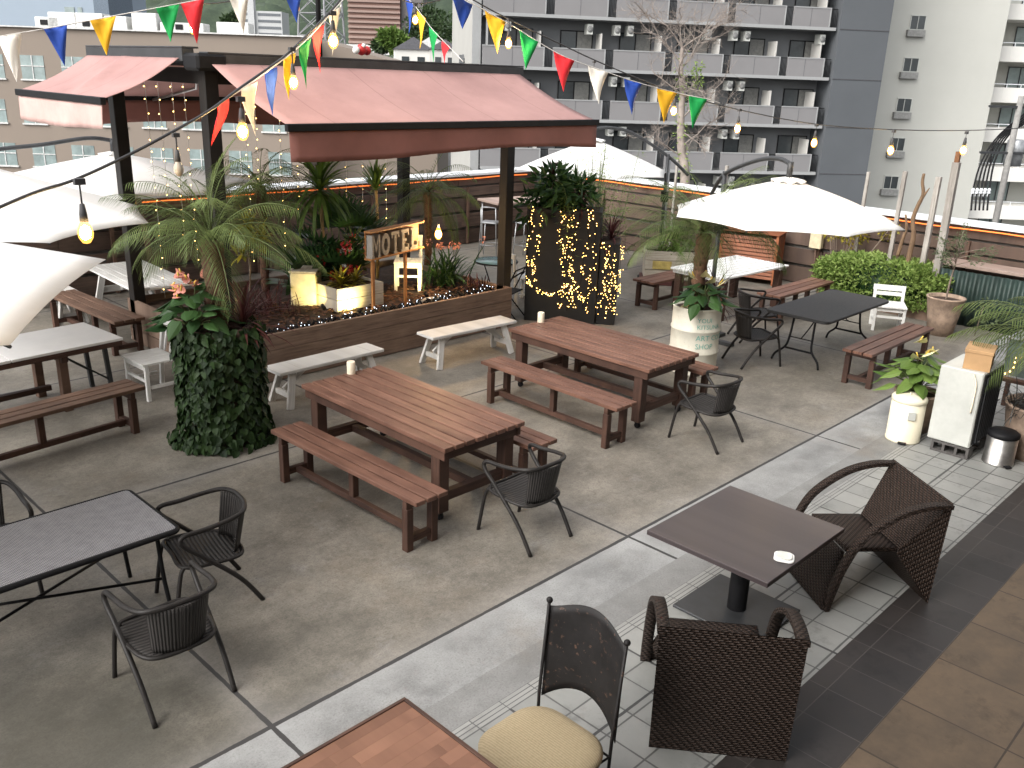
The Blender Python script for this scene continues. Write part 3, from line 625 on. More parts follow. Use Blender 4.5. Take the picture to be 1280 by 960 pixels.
# far wooded hillside as terrain
hm = MB(); NR, NC = 150, 190
rows = []
for a in range(NR + 1):
    dep = 270 + (a / NR) ** 1.2 * 330; row = []
    for c in range(NC + 1):
        lat = -360 + 640 * c / NC; p = FH * dep + RH * lat
        base = -12 + (dep - 270) * .34 * (1 + .35 * math.sin(lat * .011 + 1.3))
        q = noise.noise(V(p.x * .11, p.y * .11, 0)); q2 = noise.noise(V(p.x * .33, p.y * .33, 3)); q3 = noise.noise(V(p.x * .03, p.y * .03, 7)); q4 = noise.noise(V(p.x * .9, p.y * .9, 9))
        row.append((p.x + q2 * 2, p.y + q4 * 1.5, base + abs(q) * 9 + q2 * 3.2 + q3 * 9 + q4 * 1.3))
    rows.append(row)
hm.sheet(rows)
b = NB('far_woodland'); co = b.coord('World'); f = b.noise(co, .18, 5, .7); f2 = b.noise(co, .9, 4, .7)
c = b.ramp(b.math('MULTIPLY_ADD', f2, .5, b.math('MULTIPLY', f, .6)), [(.3, (.014, .026, .016)), (.55, (.027, .043, .024)), (.8, (.052, .074, .038))]); b.fin(c, .9)
structure('hills', hm, MATS['far_woodland'])
def leafball(m, c, rad, n, L, wd, flat_=1.0):
    for _ in range(n):
        d = V(rng.gauss(0, 1), rng.gauss(0, 1), rng.gauss(0, 1) * flat_).normalized(); q = rad * (0.55 + .5 * rng.random()); p = Vector(c) + V(d.x * q, d.y * q, d.z * q * flat_)
        ld = (d + V(rng.gauss(0, .6), rng.gauss(0, .6), rng.gauss(0, .6) - .2)).normalized(); s = ld.orthogonal().normalized(); s = Matrix.Rotation(rng.random() * 6.28, 3, ld) @ s
        m.kite(p, ld, s, L * rng.uniform(.7, 1.2), wd, .1 * L)
TREEL = ['round bright green tree beyond the roof, left of the small houses', 'dark bushy tree below the brown tower block', 'wide green tree behind the small white houses', 'low green tree beside the white hillside apartments', 'green tree rising above the narrow pale house']
for i, (px, py, dep, rad) in enumerate(((495, 50, 130, 2.2), (478, 52, 190, 2.6), (540, 40, 160, 5.0), (290, 32, 170, 2.6), (575, 45, 150, 6.0))):
    p = WD(px, py, dep); t = thing('tree', TREEL[i], 'tree', (p.x, p.y, p.z - rad * 1.7), 0, 'trees beyond the rooftops')
    m = MB(); m.tube([(0, 0, -6), (.1, 0, 0), (0, .1, rad * 1.2)], [.5, .4, .15], 6); m.build('trunk', M_BARK, t)
    m = MB()
    for k in range(7): leafball(m, (rng.uniform(-.5, .5) * rad, rng.uniform(-.5, .5) * rad, rad * 1.7 + rng.uniform(-.5, .45) * rad), rad * .55, 260, .75, .45)
    m.build('crown', L_MID if i == 0 else L_TREE, t)

# ================================================================ FURNITURE
# ---- slatted picnic tables and benches (built along y)
def legs(m_w, xs, ys, h, wd, mat, t, rail=None):
    out = []
    for x in xs:
        for y in ys:
            m = MB(); m.box((x, y, h / 2), (wd, wd, h)); out.append(m.build('leg', mat, t, bev=.004))
    return out
def slat_table(label, loc, rz=0, Wd=1.0, L=2.17, H=.75, n=8, group='slatted brown picnic tables'):
    t = thing('picnic_table', label, 'table', loc, rz, group)
    m = MB(); sw = Wd / n
    for k in range(n): m.box((-Wd / 2 + sw * (k + .5), 0, H - .018), (sw - .021, L, .042), r=.9 * rng.random(), ax=(0, 1, 0))
    m.build('tabletop', W_DECK, t, bev=.004)
    m = MB()
    for sx in (-1, 1): m.box((sx * (Wd / 2 - .05), 0, H - .085), (.036, L - .06, .09))
    for sy in (-1, 1): m.box((0, sy * (L / 2 - .06), H - .085), (Wd - .14, .036, .09))
    m.build('apron', W_DARK, t, bev=.003)
    lx, ly, lw = Wd / 2 - .10, L / 2 - .16, .115
    for x in (-lx, lx):
        for y in (-ly, ly):
            m = MB(); m.box((x, y, (H - .04 + .085) / 2), (lw, lw, H - .04 - .085)); lg = m.build('leg', W_DARK, t, bev=.005)
            m = MB(); m.tube([(x - .016, y, .036), (x + .016, y, .036)], .035, 10); m.box((x, y, .075), (.06, .05, .016)); m.box((x - .022, y, .05), (.006, .03, .05)); m.box((x + .022, y, .05), (.006, .03, .05)); m.build('caster', M_BLACK, lg)
    for sy in (-1, 1):
        m = MB(); m.box((0, sy * ly, .22), (2 * lx - lw - .004, .07, .09)); m.build('end_rail', W_DARK, t, bev=.003)
    m = MB(); m.box((0, 0, .22), (.07, 2 * ly - .075, .07)); m.build('long_rail', W_DARK, t, bev=.003)
    return t
def slat_bench(label, loc, rz=0, Wd=.36, L=2.1, H=.5, n=3, mat=W_DECK, lmat=W_DARK, group='slatted brown benches', mid=True):
    t = thing('slatted_bench', label, 'bench', loc, rz, group)
    m = MB(); sw = Wd / n
    for k in range(n): m.box((-Wd / 2 + sw * (k + .5), 0, H - .02), (sw - .018, L, .04), r=.9 * rng.random(), ax=(0, 1, 0))
    m.build('seat', mat, t, bev=.004)
    lx, ly, lw = Wd / 2 - .045, L / 2 - .15, .07
    for y in (-ly, ly):
        m = MB(); m.box((0, y, H - .075), (Wd - .02, .05, .065)); m.build('cleat', lmat, t, bev=.003)
        for x in (-lx, lx):
            m = MB(); m.box((x, y + (.062 if y < 0 else -.062) * 0, (H - .11) / 2), (lw, lw, H - .11)); m.build('leg', lmat, t, bev=.004)
        m = MB(); m.box((0, y, .10), (2 * lx - lw - .004, .05, .06)); m.build('end_rail', lmat, t)
    if mid:
        m = MB(); m.box((0, 0, (H - .045 + .13) / 2), (.065, .065, H - .045 - .13)); m.build('centre_leg', lmat, t, bev=.003)
    m = MB(); m.box((0, 0, .10), (.055, 2 * ly - .055, .055)); m.build('long_rail', lmat, t, bev=.003)
    return t
slat_table('brown slatted picnic table nearest the front, with a rattan chair at its near end', (5.10, 6.28, 0))
slat_bench('long brown slatted bench on the left side of the front picnic table', (4.26, 6.02, 0), R(1.2))
slat_bench('brown slatted bench half hidden on the right side of the front picnic table', (5.80, 6.17, 0))
slat_table('brown slatted picnic table farther back, in front of the black light covered planter boxes', (8.22, 6.45, 0))
slat_bench('long brown slatted bench between the two picnic tables', (7.24, 6.30, 0), R(-1))
slat_bench('brown slatted bench mostly hidden behind the farther picnic table, by the white drum', (8.98, 6.40, 0))
slat_bench('brown slatted bench in front of the white low chair and the terracotta pot', (12.2, 4.52, 0), R(-90), Wd=.42)
slat_bench('dusty brown bench in the left foreground before the pale topped table', (2.66, 9.03, 0), R(-83), Wd=.38, mat=W_DUSK, group='dusty brown benches on the left')
slat_bench('dusty brown bench behind the pale topped table at the left planter end', (4.66, 12.72, 0), R(3), Wd=.44, L=2.15, mat=W_DUSK, group='dusty brown benches on the left')
slat_bench('brown bench under the palm leaves left of the white drum', (13.3, 8.86, 0), R(-90), Wd=.46, L=1.9)
slat_bench('low brown slatted bench against the fence behind the two rattan chairs', (14.15, 6.95, 0), R(-90), Wd=.45, L=1.9)
# ---- ivory candles
def candle(label, p):
    t = thing('pillar_candle', label, 'candle', p, 0, 'ivory pillar candles')
    m = MB(); m.lathe([(.001, 0), (.043, 0), (.044, .004), (.043, .125), (.038, .135), (.030, .126), (.001, .118)], 20); m.build('wax', M_CANDLE, t)
    m = MB(); m.tube([(0, 0, .117), (.002, 0, .133)], .002, 5); m.build('wick', M_BLACK, t)
candle('ivory pillar candle standing on the front picnic table', W(439, 467, .7505))
candle('ivory pillar candle standing on the farther picnic table', W(676, 403, .7505))
# ---- white A-frame benches at the planter
def aframe(label, loc, rz, L=1.5, Wd=.36, H=.46):
    t = thing('trestle_bench', label, 'bench', loc, rz, 'white trestle benches by the planter')
    m = MB(); m.box((0, 0, H - .02), (L, Wd, .04), ax=(1, 0, 0)); m.build('seat', W_WHITEW, t, bev=.006)
    for sx in (-1, 1):
        for sy in (-1, 1):
            m = MB(); m.beam((sx * (L / 2 - .2), sy * (Wd / 2 - .07), H - .042), (sx * (L / 2 - .1), sy * (Wd / 2 + .015), .0), .085, .04, (0, sy, .2)); m.build('leg', W_WHITEW, t, bev=.003)
        m = MB(); m.box((sx * (L / 2 - .135), 0, .15), (.035, Wd - .10, .06)); m.build('cross_rail', W_WHITEW, t)
        m = MB(); m.beam((sx * (L / 2 - .15), 0, .19), (sx * (L / 2 - .48), 0, H - .045), .06, .03, (0, 1, 0)); m.build('brace', W_WHITEW, t)
    return t
aframe('worn white trestle bench at the left half of the planter front', (5.83, 8.74, 0), R(1))
aframe('worn white trestle bench at the right half of the planter front', (8.13, 8.70, 0), R(-3))

# ---- rattan bistro chair (faces +y)
def rail_path():
    half = [(.255, -.32, 0), (.262, -.16, .24), (.272, .10, .50), (.280, .205, .60), (.278, .235, .655), (.272, .20, .688), (.268, .08, .695), (.262, -.08, .715), (.225, -.215, .735), (.12, -.275, .745)]
    return spline(half + [(0, -.285, .748)] + [(-x, y, z) for x, y, z in reversed(half)], 5)
def bistro(label, loc, rz, group='charcoal rattan bistro chairs', mt=None):
    t = thing('rattan_chair', label, 'chair', loc, rz, group)
    m = MB(); m.tube(rail_path(), .0175, 8); m.build('arm_frame', M_RATTAN_T, t)
    for sx in (-1, 1):
        m = MB(); m.tube(spline([(sx * .255, .31, 0), (sx * .245, .27, .25), (sx * .235, .235, .40), (sx * .22, .19, .425)], 4), 0.016, 8); m.build('front_leg', M_RATTAN_T, t)
    m = MB(); hoop = spline([(.225, .22, .425), (.0, .235, .43), (-.225, .22, .425), (-.255, .0, .41), (-.20, -.20, .395), (0, -.24, .39), (.20, -.20, .395), (.255, 0, .41)], 5, True); m.tube(hoop, .014, 7, closed=True); m.build('seat_hoop', M_RATTAN_T, t)
    g = []
    for a in range(9):
        u = a / 8; y = .225 - .445 * u; row = []
        for b in range(11):
            v = b / 10 * 2 - 1; wx = .225 + .03 * math.sin(u * math.pi) - .03 * u * u; wx = wx * (1 - .10 * max(0, u - .7)); row.append((wx * v, y - .02 * abs(v) * 0, .428 - .03 * u - .018 * math.sin(math.pi * u) * (1 - v * v)))
        g.append(row)
    m = MB(); m.sheet(g, .012); m.build('seat', M_RSEAT, t)
    g = []
    for a in range(9):
        u = a / 8; row = []
        for b in range(13):
            v = b / 12 * 2 - 1; ang = v * 1.02; z = .395 + (.735 - .395) * u; rad = .185 + .035 * u
            row.append((rad * math.sin(ang) * 1.02, -.055 - .035 * u - rad * math.cos(ang) * (.98), z))
        g.append(row)
    m = MB(); m.sheet(g, .010); m.build('backrest', M_RBACK, t)
    m = MB()
    for b in range(25):
        v = b / 24 * 2 - 1; ang = v * 1.02
        m.tube([((.185 + .035 * u) * math.sin(ang) * 1.02, -.060 - .035 * u - (.187 + .035 * u) * math.cos(ang) * .98, .395 + .34 * u) for u in (0, .5, 1)], .0042, 4)
    m.build('back_cane', M_RATTAN_T, t)
    return t
ch = bistro('charcoal rattan chair at the near end of the front picnic table', (5.08, 4.68, 0), R(0))
CH = 'charcoal rattan bistro chairs'
dup(ch, (8.12, 4.81, 0), R(0), 'charcoal rattan chair at the near end of the farther picnic table', CH)
dup(ch, (2.62, 5.58, 0), R(80), 'charcoal rattan chair at the right end of the grey woven table', CH)
dup(ch, (1.97, 4.80, 0), R(-2), 'charcoal rattan chair in the left foreground on the near side of the grey woven table', CH)
dup(ch, (1.50, 6.72, 0), R(176), 'charcoal rattan chair cut by the left edge of the photo, beyond the grey woven table', CH)
dup(ch, (11.10, 5.98, 0), R(-118), 'charcoal rattan chair pushed under the left end of the black folding table', CH)
dup(ch, (12.25, 6.62, 0), R(-128), 'charcoal rattan chair at the far side of the black folding table, before the low bench', CH)

# ---- grey woven table in the left foreground
t = thing('woven_table', 'grey woven resin table with black metal rim in the left foreground', 'table', (1.52, 5.87, 0))
m = MB()
def rrect(w_, d_, r_, n=4):
    P = []
    for cx, cy, a0 in ((w_ / 2 - r_, d_ / 2 - r_, 0), (-w_ / 2 + r_, d_ / 2 - r_, 90), (-w_ / 2 + r_, -d_ / 2 + r_, 180), (w_ / 2 - r_, -d_ / 2 + r_, 270)):
        for k in range(n + 1): a = R(a0 + 90 * k / n); P.append((cx + r_ * math.cos(a), cy + r_ * math.sin(a)))
    return P
m.prism(rrect(1.72, .80, .03), .692, .702); m.build('tabletop', M_RTOP, t)
m = MB(); m.tube([(x, y, .685) for x, y in rrect(1.745, .83, .05)], .019, 8, closed=True); m.build('rim', M_BLACK, t)
for sx in (-1, 1):
    for sy in (-1, 1):
        m = MB(); m.tube(spline([(sx * .76, sy * .33, .675), (sx * .74, sy * .30, .40), (sx * .62, sy * .10, .16), (sx * .80, sy * .38, 0)] if False else [(sx * .74, sy * .34, .675), (sx * .76, sy * .34, .3), (sx * .79, sy * .36, 0)], 4), .016, 8); m.build('leg', M_BLACK, t)
m = MB(); m.tube([(-.75, -.33, .30), (.75, .33, .30)], .011, 6); m.tube([(-.75, .33, .312), (.75, -.33, .312)], .011, 6); m.build('cross_brace', M_BLACK, t)
# ---- pale topped table on the left
t = thing('trestle_table', 'long table with pale top and dark brown frame in front of the far dusty bench', 'table', (2.72, 10.40, 0), R(5))
m = MB(); m.box((-.62, 0, .735), (1.2, .93, .03)); m.box((.60, 0, .735), (1.22, .93, .03)); m.build('tabletop', M_TOPW, t, bev=.003)
m = MB(); m.box((0, -.44, .69), (2.40, .04, .06)); m.box((0, .44, .69), (2.40, .04, .06)); m.box((1.18, 0, .69), (.04, .84, .06)); m.build('apron', W_DARK, t, bev=.003)
for x in (-.9, .55):
    for y in (-.33, .33): m = MB(); m.box((x, y, .33), (.09, .09, .66)); m.build('leg', W_DUSK, t, bev=.003)
    m = MB(); m.box((x, 0, .62), (.07, .84, .07)); m.build('cleat', W_DARK, t)
m = MB(); m.box((-.17, 0, .2), (1.4, .06, .06)); m.build('long_rail', W_DARK, t)
for y in (-.25, .25):
    m = MB(); m.beam((1.08, y, .66), (1.12, y, 0), .045, .045); m.build('folding_leg', M_DGREY, t)
    m = MB(); m.beam((1.10, y, .22), (.62, y * .8, .6), .03, .02); m.build('stay', M_DGREY, t)
# ---- white slat chair beside the ivy
def slat_chair(label, loc, rz, sw=.47, sd_=.55, sh=.46, bh=.84, rails=3, group=None, mat=W_WHITE, low=False):
    t = thing('wooden_chair', label, 'chair', loc, rz, group)      # faces +y
    m = MB(); n = 5
    for k in range(n): m.box((-sw / 2 + sw / n * (k + .5), 0, sh - .012), (sw / n - .006, sd_, .024), ax=(0, 1, 0))
    m.build('seat', mat, t, bev=.002)
    for sx in (-1, 1):
        m = MB(); m.box((sx * (sw / 2 - .03), sd_ / 2 - .05, (sh - .026) / 2), (.045, .045, sh - .026)); m.build('front_leg', mat, t, bev=.003)
        m = MB(); m.beam((sx * (sw / 2 - .03), -sd_ / 2 + .0, 0), (sx * (sw / 2 - .03), -sd_ / 2 - .03, sh - .05), .045, .045, (0, 1, 0)); m.beam((sx * (sw / 2 - .03), -sd_ / 2 - .03, sh - .05), (sx * (sw / 2 - .03), -sd_ / 2 - .09, bh), .045, .04, (0, 1, 0)); m.build('rear_leg', mat, t)
        m = MB(); m.box((sx * (sw / 2 - .03), -.02, .16), (.03, sd_ - .14, .035)); m.build('side_rail', mat, t)
    m = MB(); m.box((0, sd_ / 2 - .05, sh - .06), (sw - .11, .025, .06)); m.box((0, sd_ / 2 - .05, .24), (sw - .11, .025, .035)); m.build('front_rail', mat, t)
    m = MB(); m.box((0, -sd_ / 2 - .085, bh - .04), (sw, .03, .09)); m.build('top_rail', mat, t, bev=.003)
    if low: m = MB(); m.box((0, -sd_ / 2 - .065, sh + (bh - sh) * .45), (sw - .1, .025, .06)); m.build('back_rail', mat, t)
    else:
        for k in range(rails): m = MB(); m.beam((-sw / 2 + sw * (k + 1) / (rails + 1), -sd_ / 2 - .02, sh), (-sw / 2 + sw * (k + 1) / (rails + 1), -sd_ / 2 - .08, bh - .08), .035, .018, (0, 1, 0)); m.build('back_slat', mat, t)
    return t
slat_chair('white slatted wooden chair pushed against the left side of the ivy planter', (4.27, 10.07, 0), R(92), .55, .46)
slat_chair('low white wooden chair beside the terracotta pot and hedge', (14.55, 5.50, 0), R(118), .50, .48, .42, .66, group=None, low=True)
# ---- white picnic table at the far left, under the pergola edge
t = thing('trestle_table', 'white slatted table with white A frame legs behind the left pergola post', 'table', (5.52, 13.15, 0), R(-3))
m = MB()
for k in range(7): m.box((-.45 + .9 / 7 * (k + .5), 0, .735), (.9 / 7 - .008, 2.0, .03), ax=(0, 1, 0))
m.build('tabletop', W_WHITE, t, bev=.003)
for sy in (-1, 1):
    for sx in (-1, 1): m = MB(); m.beam((sx * .25, sy * .75, .72), (sx * .42, sy * .78, 0), .09, .05, (0, 1, 0)); m.build('leg', W_WHITEW, t)
    m = MB(); m.box((0, sy * .79, .40), (.66, .04, .09)); m.build('cross_rail', W_WHITEW, t)
    m = MB(); m.beam((0, sy * .76, .40), (0, sy * .2, .71), .08, .04, (1, 0, 0)); m.build('brace', W_WHITEW, t)
t = aframe('white bench beside the white table behind the left pergola post', (4.72, 14.3, 0), R(88)); t['group'] = 'white trestle benches by the planter'
# ---- black folding table
t = thing('folding_table', 'black folding table with moulded top and wishbone legs before the hedge', 'table', (12.37, 5.53, 0), R(0))
m = MB(); m.prism(rrect(2.06, .95, .09), .70, .742); m.build('tabletop', paint('black_moulded_top', (.030, .030, .031), .5, 0, .15, 30), t, bev=.008)
for sx in (-1, 1):
    for sy in (-1, 1): m = MB(); m.tube(spline([(sx * .72, sy * .16, .70), (sx * .76, sy * .17, .40), (sx * .80, sy * .20, .22), (sx * .84, sy * .32, .10), (sx * .86, sy * .36, 0)], 5), .016, 7); m.build('leg', M_BLACK, t)
    m = MB(); m.tube([(sx * .80, -.20, .20), (sx * .80, .20, .20)], .015, 7); m.build('leg_rail', M_BLACK, t)
    m = MB(); m.tube(spline([(sx * .76, 0, .36), (sx * .5, 0, .50), (sx * .25, 0, .69)], 4), .009, 6); m.tube([(sx * .76, -.17, .36), (sx * .76, .17, .36)], .009, 6); m.build('stay', M_BLACK, t)
# ---- white slatted table on the right, brown post legs
t = thing('slatted_table', 'white slatted table on brown legs behind the white drum palm', 'table', (13.62, 7.95, 0), R(-3))
m = MB()
for k in range(9): m.box((0, -.56 + 1.12 / 9 * (k + .5), .735), (1.95, 1.12 / 9 - .024, .03), ax=(1, 0, 0))
m.build('tabletop', W_WHITE, t, bev=.003)
for x in (-.9, .9): m = MB(); m.box((x, 0, .69), (.05, 1.06, .06)); m.build('apron', W_WHITEW, t)
for sx in (-1, 1):
    for sy in (-1, 1): m = MB(); m.box((sx * .84, sy * .44, .33), (.12, .12, .66)); m.build('leg', W_DARK, t, bev=.004)
slat_chair('white slatted chair facing away beside the low black planter box', (13.1, 10.6, 0), R(200), .5, .5, .46, .85, low=True)
slat_chair('white chair partly hidden behind the left edge of the tall black planter box', (11.1, 10.55, 0), R(-100), .45, .45, .46, .88, rails=2)

# ---- square walnut table, ashtray, wicker armchairs
t = thing('pedestal_table', 'square dark walnut table on a single black column between two wicker armchairs', 'table', (5.41, 2.78, 0))
m = MB(); m.box((0, 0, .662), (1.12, .97, .038), ax=(1, 0, 0)); m.build('tabletop', W_SQ, t, bev=.003)
m = MB(); m.lathe([(.072, .02), (.072, .64)], 20); m.lathe([(.001, .642), (.19, .642), (.19, .63), (.07, .60)], 20); m.build('column', M_BLACK, t)
m = MB(); m.box((0, 0, .012), (.66, .70, .022)); m.build('base_plate', M_DGREY, t, bev=.004)
p = W(980, 698, .6815); t = thing('ashtray', 'small square white ashtray with rounded corners on the walnut table', 'ashtray', p, R(25))
m = MB(); m.prism(rrect(.135, .135, .035), 0, .016); m.build('dish', M_WHITE, t, bev=.004)
m = MB(); m.prism(rrect(.105, .105, .03), .0165, .027); m.build('lid', paint('ivory_plastic', (.62, .62, .57), .4), t, bev=.003)
def armchair(label, loc, rz):
    t = thing('wicker_armchair', label, 'armchair', loc, rz, 'dark brown wicker armchairs')       # faces +y
    A = [V(-.41, -.44, .86), V(.41, -.44, .86)]; Cc = [V(-.40, -.41, 0), V(.40, -.41, 0)]; B = [V(-.28, -.14, .40), V(.28, -.14, .40)]
    D = [V(-.28, .28, .42), V(.28, .28, .42)]; E_ = [V(-.41, .45, 0), V(.41, .45, 0)]
    def grid(p00, p01, p10, p11, n=8, sag=0.0):
        return [[p00.lerp(p01, b / n).lerp(p10.lerp(p11, b / n), a / n) for b in range(n + 1)] for a in range(n + 1)]
    m = MB(); m.sheet(grid(A[1], A[0], Cc[1], Cc[0]), 0, sm=False); m.build('back_panel', M_WICK, t)
    m = MB(); m.sheet(grid(A[0], A[1], B[0], B[1]), 0); m.build('backrest', M_WICK, t)
    m = MB(); m.sheet(grid(B[0], B[1], Cc[0] + V(0, .004, 0), Cc[1] + V(0, .004, 0)), 0); m.build('under_panel', M_WICK, t)
    for k in (0, 1):
        m = MB(); P = [A[k], B[k], Cc[k]]; P = P if k == 0 else [P[0], P[2], P[1]]; m.quad(P, sm=False); m.build('side_panel', M_WICK, t)
    m = MB(); m.sheet(grid(B[0], B[1], D[0], D[1]), .035); m.build('seat', M_WICK, t)
    m = MB(); m.sheet(grid(D[0] + V(0, .003, 0), D[1] + V(0, .003, 0), E_[0], E_[1]), .03); m.build('front_panel', M_WICK, t)
    for s in (-1, 1):
        path = spline([(s * .385, -.445, .845), (s * .388, -.24, .845), (s * .390, 0, .775), (s * .392, .24, .60), (s * .394, .36, .38), (s * .396, .425, .15), (s * .396, .455, 0)], 6)
        g = []
        for i, p in enumerate(path):
            g.append([p + V(-s * .035 * s * q - 0, 0, 0) for q in (-1, 0, 1)])
        m = MB(); m.sheet(g, .034); m.build('arm', M_WICK, t)
    return t
fa = Vector((.65, .51, 0)).normalized()
c1 = (Vector((3.73, 2.37, 0)) + Vector((4.23, 1.72, 0))) / 2 + fa * .41
armchair('dark brown wicker armchair seen from behind, in the front foreground', (c1.x, c1.y, 0), math.atan2(fa.y, fa.x) - math.pi / 2)
fb = Vector((-.80, .60, 0)).normalized(); sb = Vector((.60, .80, 0)); c2 = Vector((6.60, 1.80, 0)) + sb * .40 + fb * .42
armchair('dark brown wicker armchair seen from the side, on the right of the walnut table', (c2.x, c2.y, 0), math.atan2(fb.y, fb.x) - math.pi / 2)
# ---- red brown table at the bottom and the iron chair with cream cushion
t = thing('cafe_table', 'red brown wooden table with raised edge cut by the bottom of the photo', 'table', (1.80, 2.47, 0))
m = MB()
for k in range(14):
    x_, y_ = -.57, -.5 + 1.0 / 14 * (k + .5)
    while x_ < .57:
        x1_ = min(.57, x_ + rng.uniform(.45, .9)); m.box(((x_ + x1_) / 2, y_, .705), (x1_ - x_ - .0006, 1.0 / 14 - .0006, .03), ax=(1, 0, 0)); x_ = x1_
m.build('tabletop', W_TABLE, t)
m = MB()
for c, d in (((0, .505, .705), (1.18, .02, .042)), ((0, -.505, .705), (1.18, .02, .042)), ((.582, 0, .705), (.02, .99, .042)), ((-.582, 0, .705), (.02, .99, .042))): m.box(c, d)
m.build('edge_trim', W_DARK, t, bev=.002)
for sx in (-1, 1):
    for sy in (-1, 1): m = MB(); m.box((sx * .5, sy * .42, .345), (.06, .06, .69)); m.build('leg', W_DARK, t)
t = thing('iron_chair', 'black iron chair with arched sheet back, ball finials and cream cushion', 'chair', (2.88, 2.50, 0), R(90))    # faces +y locally
m = MB(); g = []
bz = lambda v: .42 + .13 * (1 - v * v); tz = lambda v: 1.0 + .075 * (1 - v * v) ** 1.6
for a in range(11):
    row = []
    for b_ in range(17):
        v = b_ / 16 * 2 - 1; z = bz(v) + (tz(v) - bz(v)) * a / 10; row.append((.265 * v, -.325 - .06 * (1 - v * v) - .05 * (z - .45), z))
    g.append(row)
m.sheet(g, .004); m.build('back_sheet', M_RUST, t)
for s in (-1, 1):
    m = MB(); m.tube([(s * .255, -.29, 0), (s * .262, -.30, .45), (s * .267, -.352, 1.02)], .0095, 8); po = m.build('back_post', M_RUST, t)
    m = MB(); m.ball((s * .267, -.354, 1.035), .019, 12); m.build('finial', M_RUST, po)
    m = MB(); m.tube([(s * .235, .23, 0), (s * .225, .20, .35)], .0095, 8); m.build('front_leg', M_RUST, t)
m = MB(); m.tube([(.262, -.29, .35), (.23, .2, .35), (-.23, .2, .35), (-.262, -.29, .35)], .008, 7, closed=True); m.build('seat_frame', M_RUST, t)
m = MB(); rr = [(x * 1.0, y - .03) for x, y in rrect(.53, .52, .17, 7)]
def ring(k, z): return [(x * k, y * k, z) for x, y in rr]
rows = [ring(1.06, .36), ring(1.10, .375), ring(1.10, .395), ring(1.03, .415), ring(.86, .428), ring(.45, .434), ring(.001, .435)]
i0 = 0
for q in rows: m.v += q
n = len(rr)
for a in range(len(rows) - 1):
    for b_ in range(n): m.face([a * n + b_, a * n + (b_ + 1) % n, (a + 1) * n + (b_ + 1) % n, (a + 1) * n + b_], .5, True)
m.build('cushion', M_CUSH, t)

# ================================================================ PERGOLA, AWNINGS
PX0, PX1, PY0, PY1 = 5.08, 9.83, 9.72, 12.2
pg = thing('pergola', 'black timber pergola on four posts carrying rose coloured folding awnings', 'pergola', (PX0, PY0, 0))
def rel(x, y, z): return (x - PX0, y - PY0, z)
for x, y in ((PX0, PY0), (PX1, PY0), (PX0, PY1), (PX1, PY1)):
    m = MB(); m.box(rel(x, y, 1.87), (.16, .16, 3.7)); m.build('post', W_POST, pg, bev=.006)
for x in (PX0, PX1): m = MB(); m.box(rel(x, (PY0 + PY1) / 2, 3.62), (.10, PY1 - PY0 - .17, .16)); m.build('beam', W_POST, pg)
for y in (PY0, PY1): m = MB(); m.box(rel((PX0 + PX1) / 2, y, 3.62), (PX1 - PX0 - .17, .10, .16)); m.build('beam', W_POST, pg)
for k in range(4): m = MB(); m.box(rel(PX0 + .9 + k * 1.0, (PY0 + PY1) / 2, 3.60), (.05, PY1 - PY0 - .11, .10)); m.build('rafter', W_POST, pg)
m = MB(); m.box(rel(PX0 - .05, PY0 - .06, 3.77), (.36, .34, .18)); m.build('corner_bracket', M_BLACK, pg, bev=.03)
m = MB(); m.box(rel((PX0 + PX1) / 2, (PY0 + PY1) / 2, 3.74), (PX1 - PX0 + .1, PY1 - PY0 - .5, .03)); m.build('roof_sheet', M_DGREY, pg)
m = MB(); m.tube([rel(7.35, 10.9, 3.75), rel(7.35, 10.9, 5.6)], .035, 8); m.build('mast', M_BLACK, pg)
def awning(name_label, corner0, along, outv, L, ext, ztop, zbar, val, vmat, cassette_h=.13, wav=0.0, lead=None):
    o = Vector(corner0); al = Vector(along); ov = Vector(outv)
    t = thing('awning', name_label, 'awning', o, 0, 'folding awnings of the pergola')
    def P(u, v, z): return al * u + ov * v + V(0, 0, z - o.z)
    m = MB(); m.beam(P(-.03, 0, ztop), P(L + .08, 0, ztop), .14, cassette_h); m.beam(P(-.03, -.03, ztop + cassette_h / 2 + .012), P(L + .08, -.03, ztop + cassette_h / 2 + .012), .20, .02); m.build('cassette', M_DGREY, t, bev=.004)
    g = []
    for a in range(15):
        v = a / 14; row = []
        for b_ in range(31):
            u = b_ / 30 * L; z = ztop - .02 + (zbar - ztop + .02) * v - .05 * math.sin(math.pi * v) + .012 * math.sin(u * 7 + v * 2) * v * (1 - v) * 2 + wav * .05 * math.exp(-((u - L * .45 - v * .5) / .12) ** 2) * math.sin(math.pi * v)
            row.append(P(u, .05 + (ext - .05) * v, z))
        g.append(row)
    m = MB(); m.sheet(g, .004); m.build('awning_cloth', M_AWN, t)
    m = MB(); m.beam(P(-.03, ext, zbar - .02), P(L + .03, ext, zbar - .02), .06, .075); m.build('front_bar', M_BLACK, t, bev=.006)
    g = []
    for a in range(6):
        row = []
        for b_ in range(41):
            u = b_ / 40 * L; s = .018 * math.sin(u * 5.5 + .6) * a / 5 + .006 * math.sin(u * 23) * a / 5; row.append(P(u, ext + .005 + s, zbar - .05 - val * a / 5 * (1 + .12 * math.sin(u * 1.3 + .5))))
        g.append(row)
    m = MB(); m.sheet(g, .003); m.build('valance', vmat, t)
    for u in (.25 * L, .75 * L):
        e = P(u + (.35 if u < L / 2 else -.35), ext * .52, (ztop + zbar) / 2 - .12)
        m = MB(); m.tube([P(u, .05, ztop - .1), e, P(u, ext - .02, zbar - .05)], .022, 7); m.build('folding_arm', M_STEEL, t)
    return t
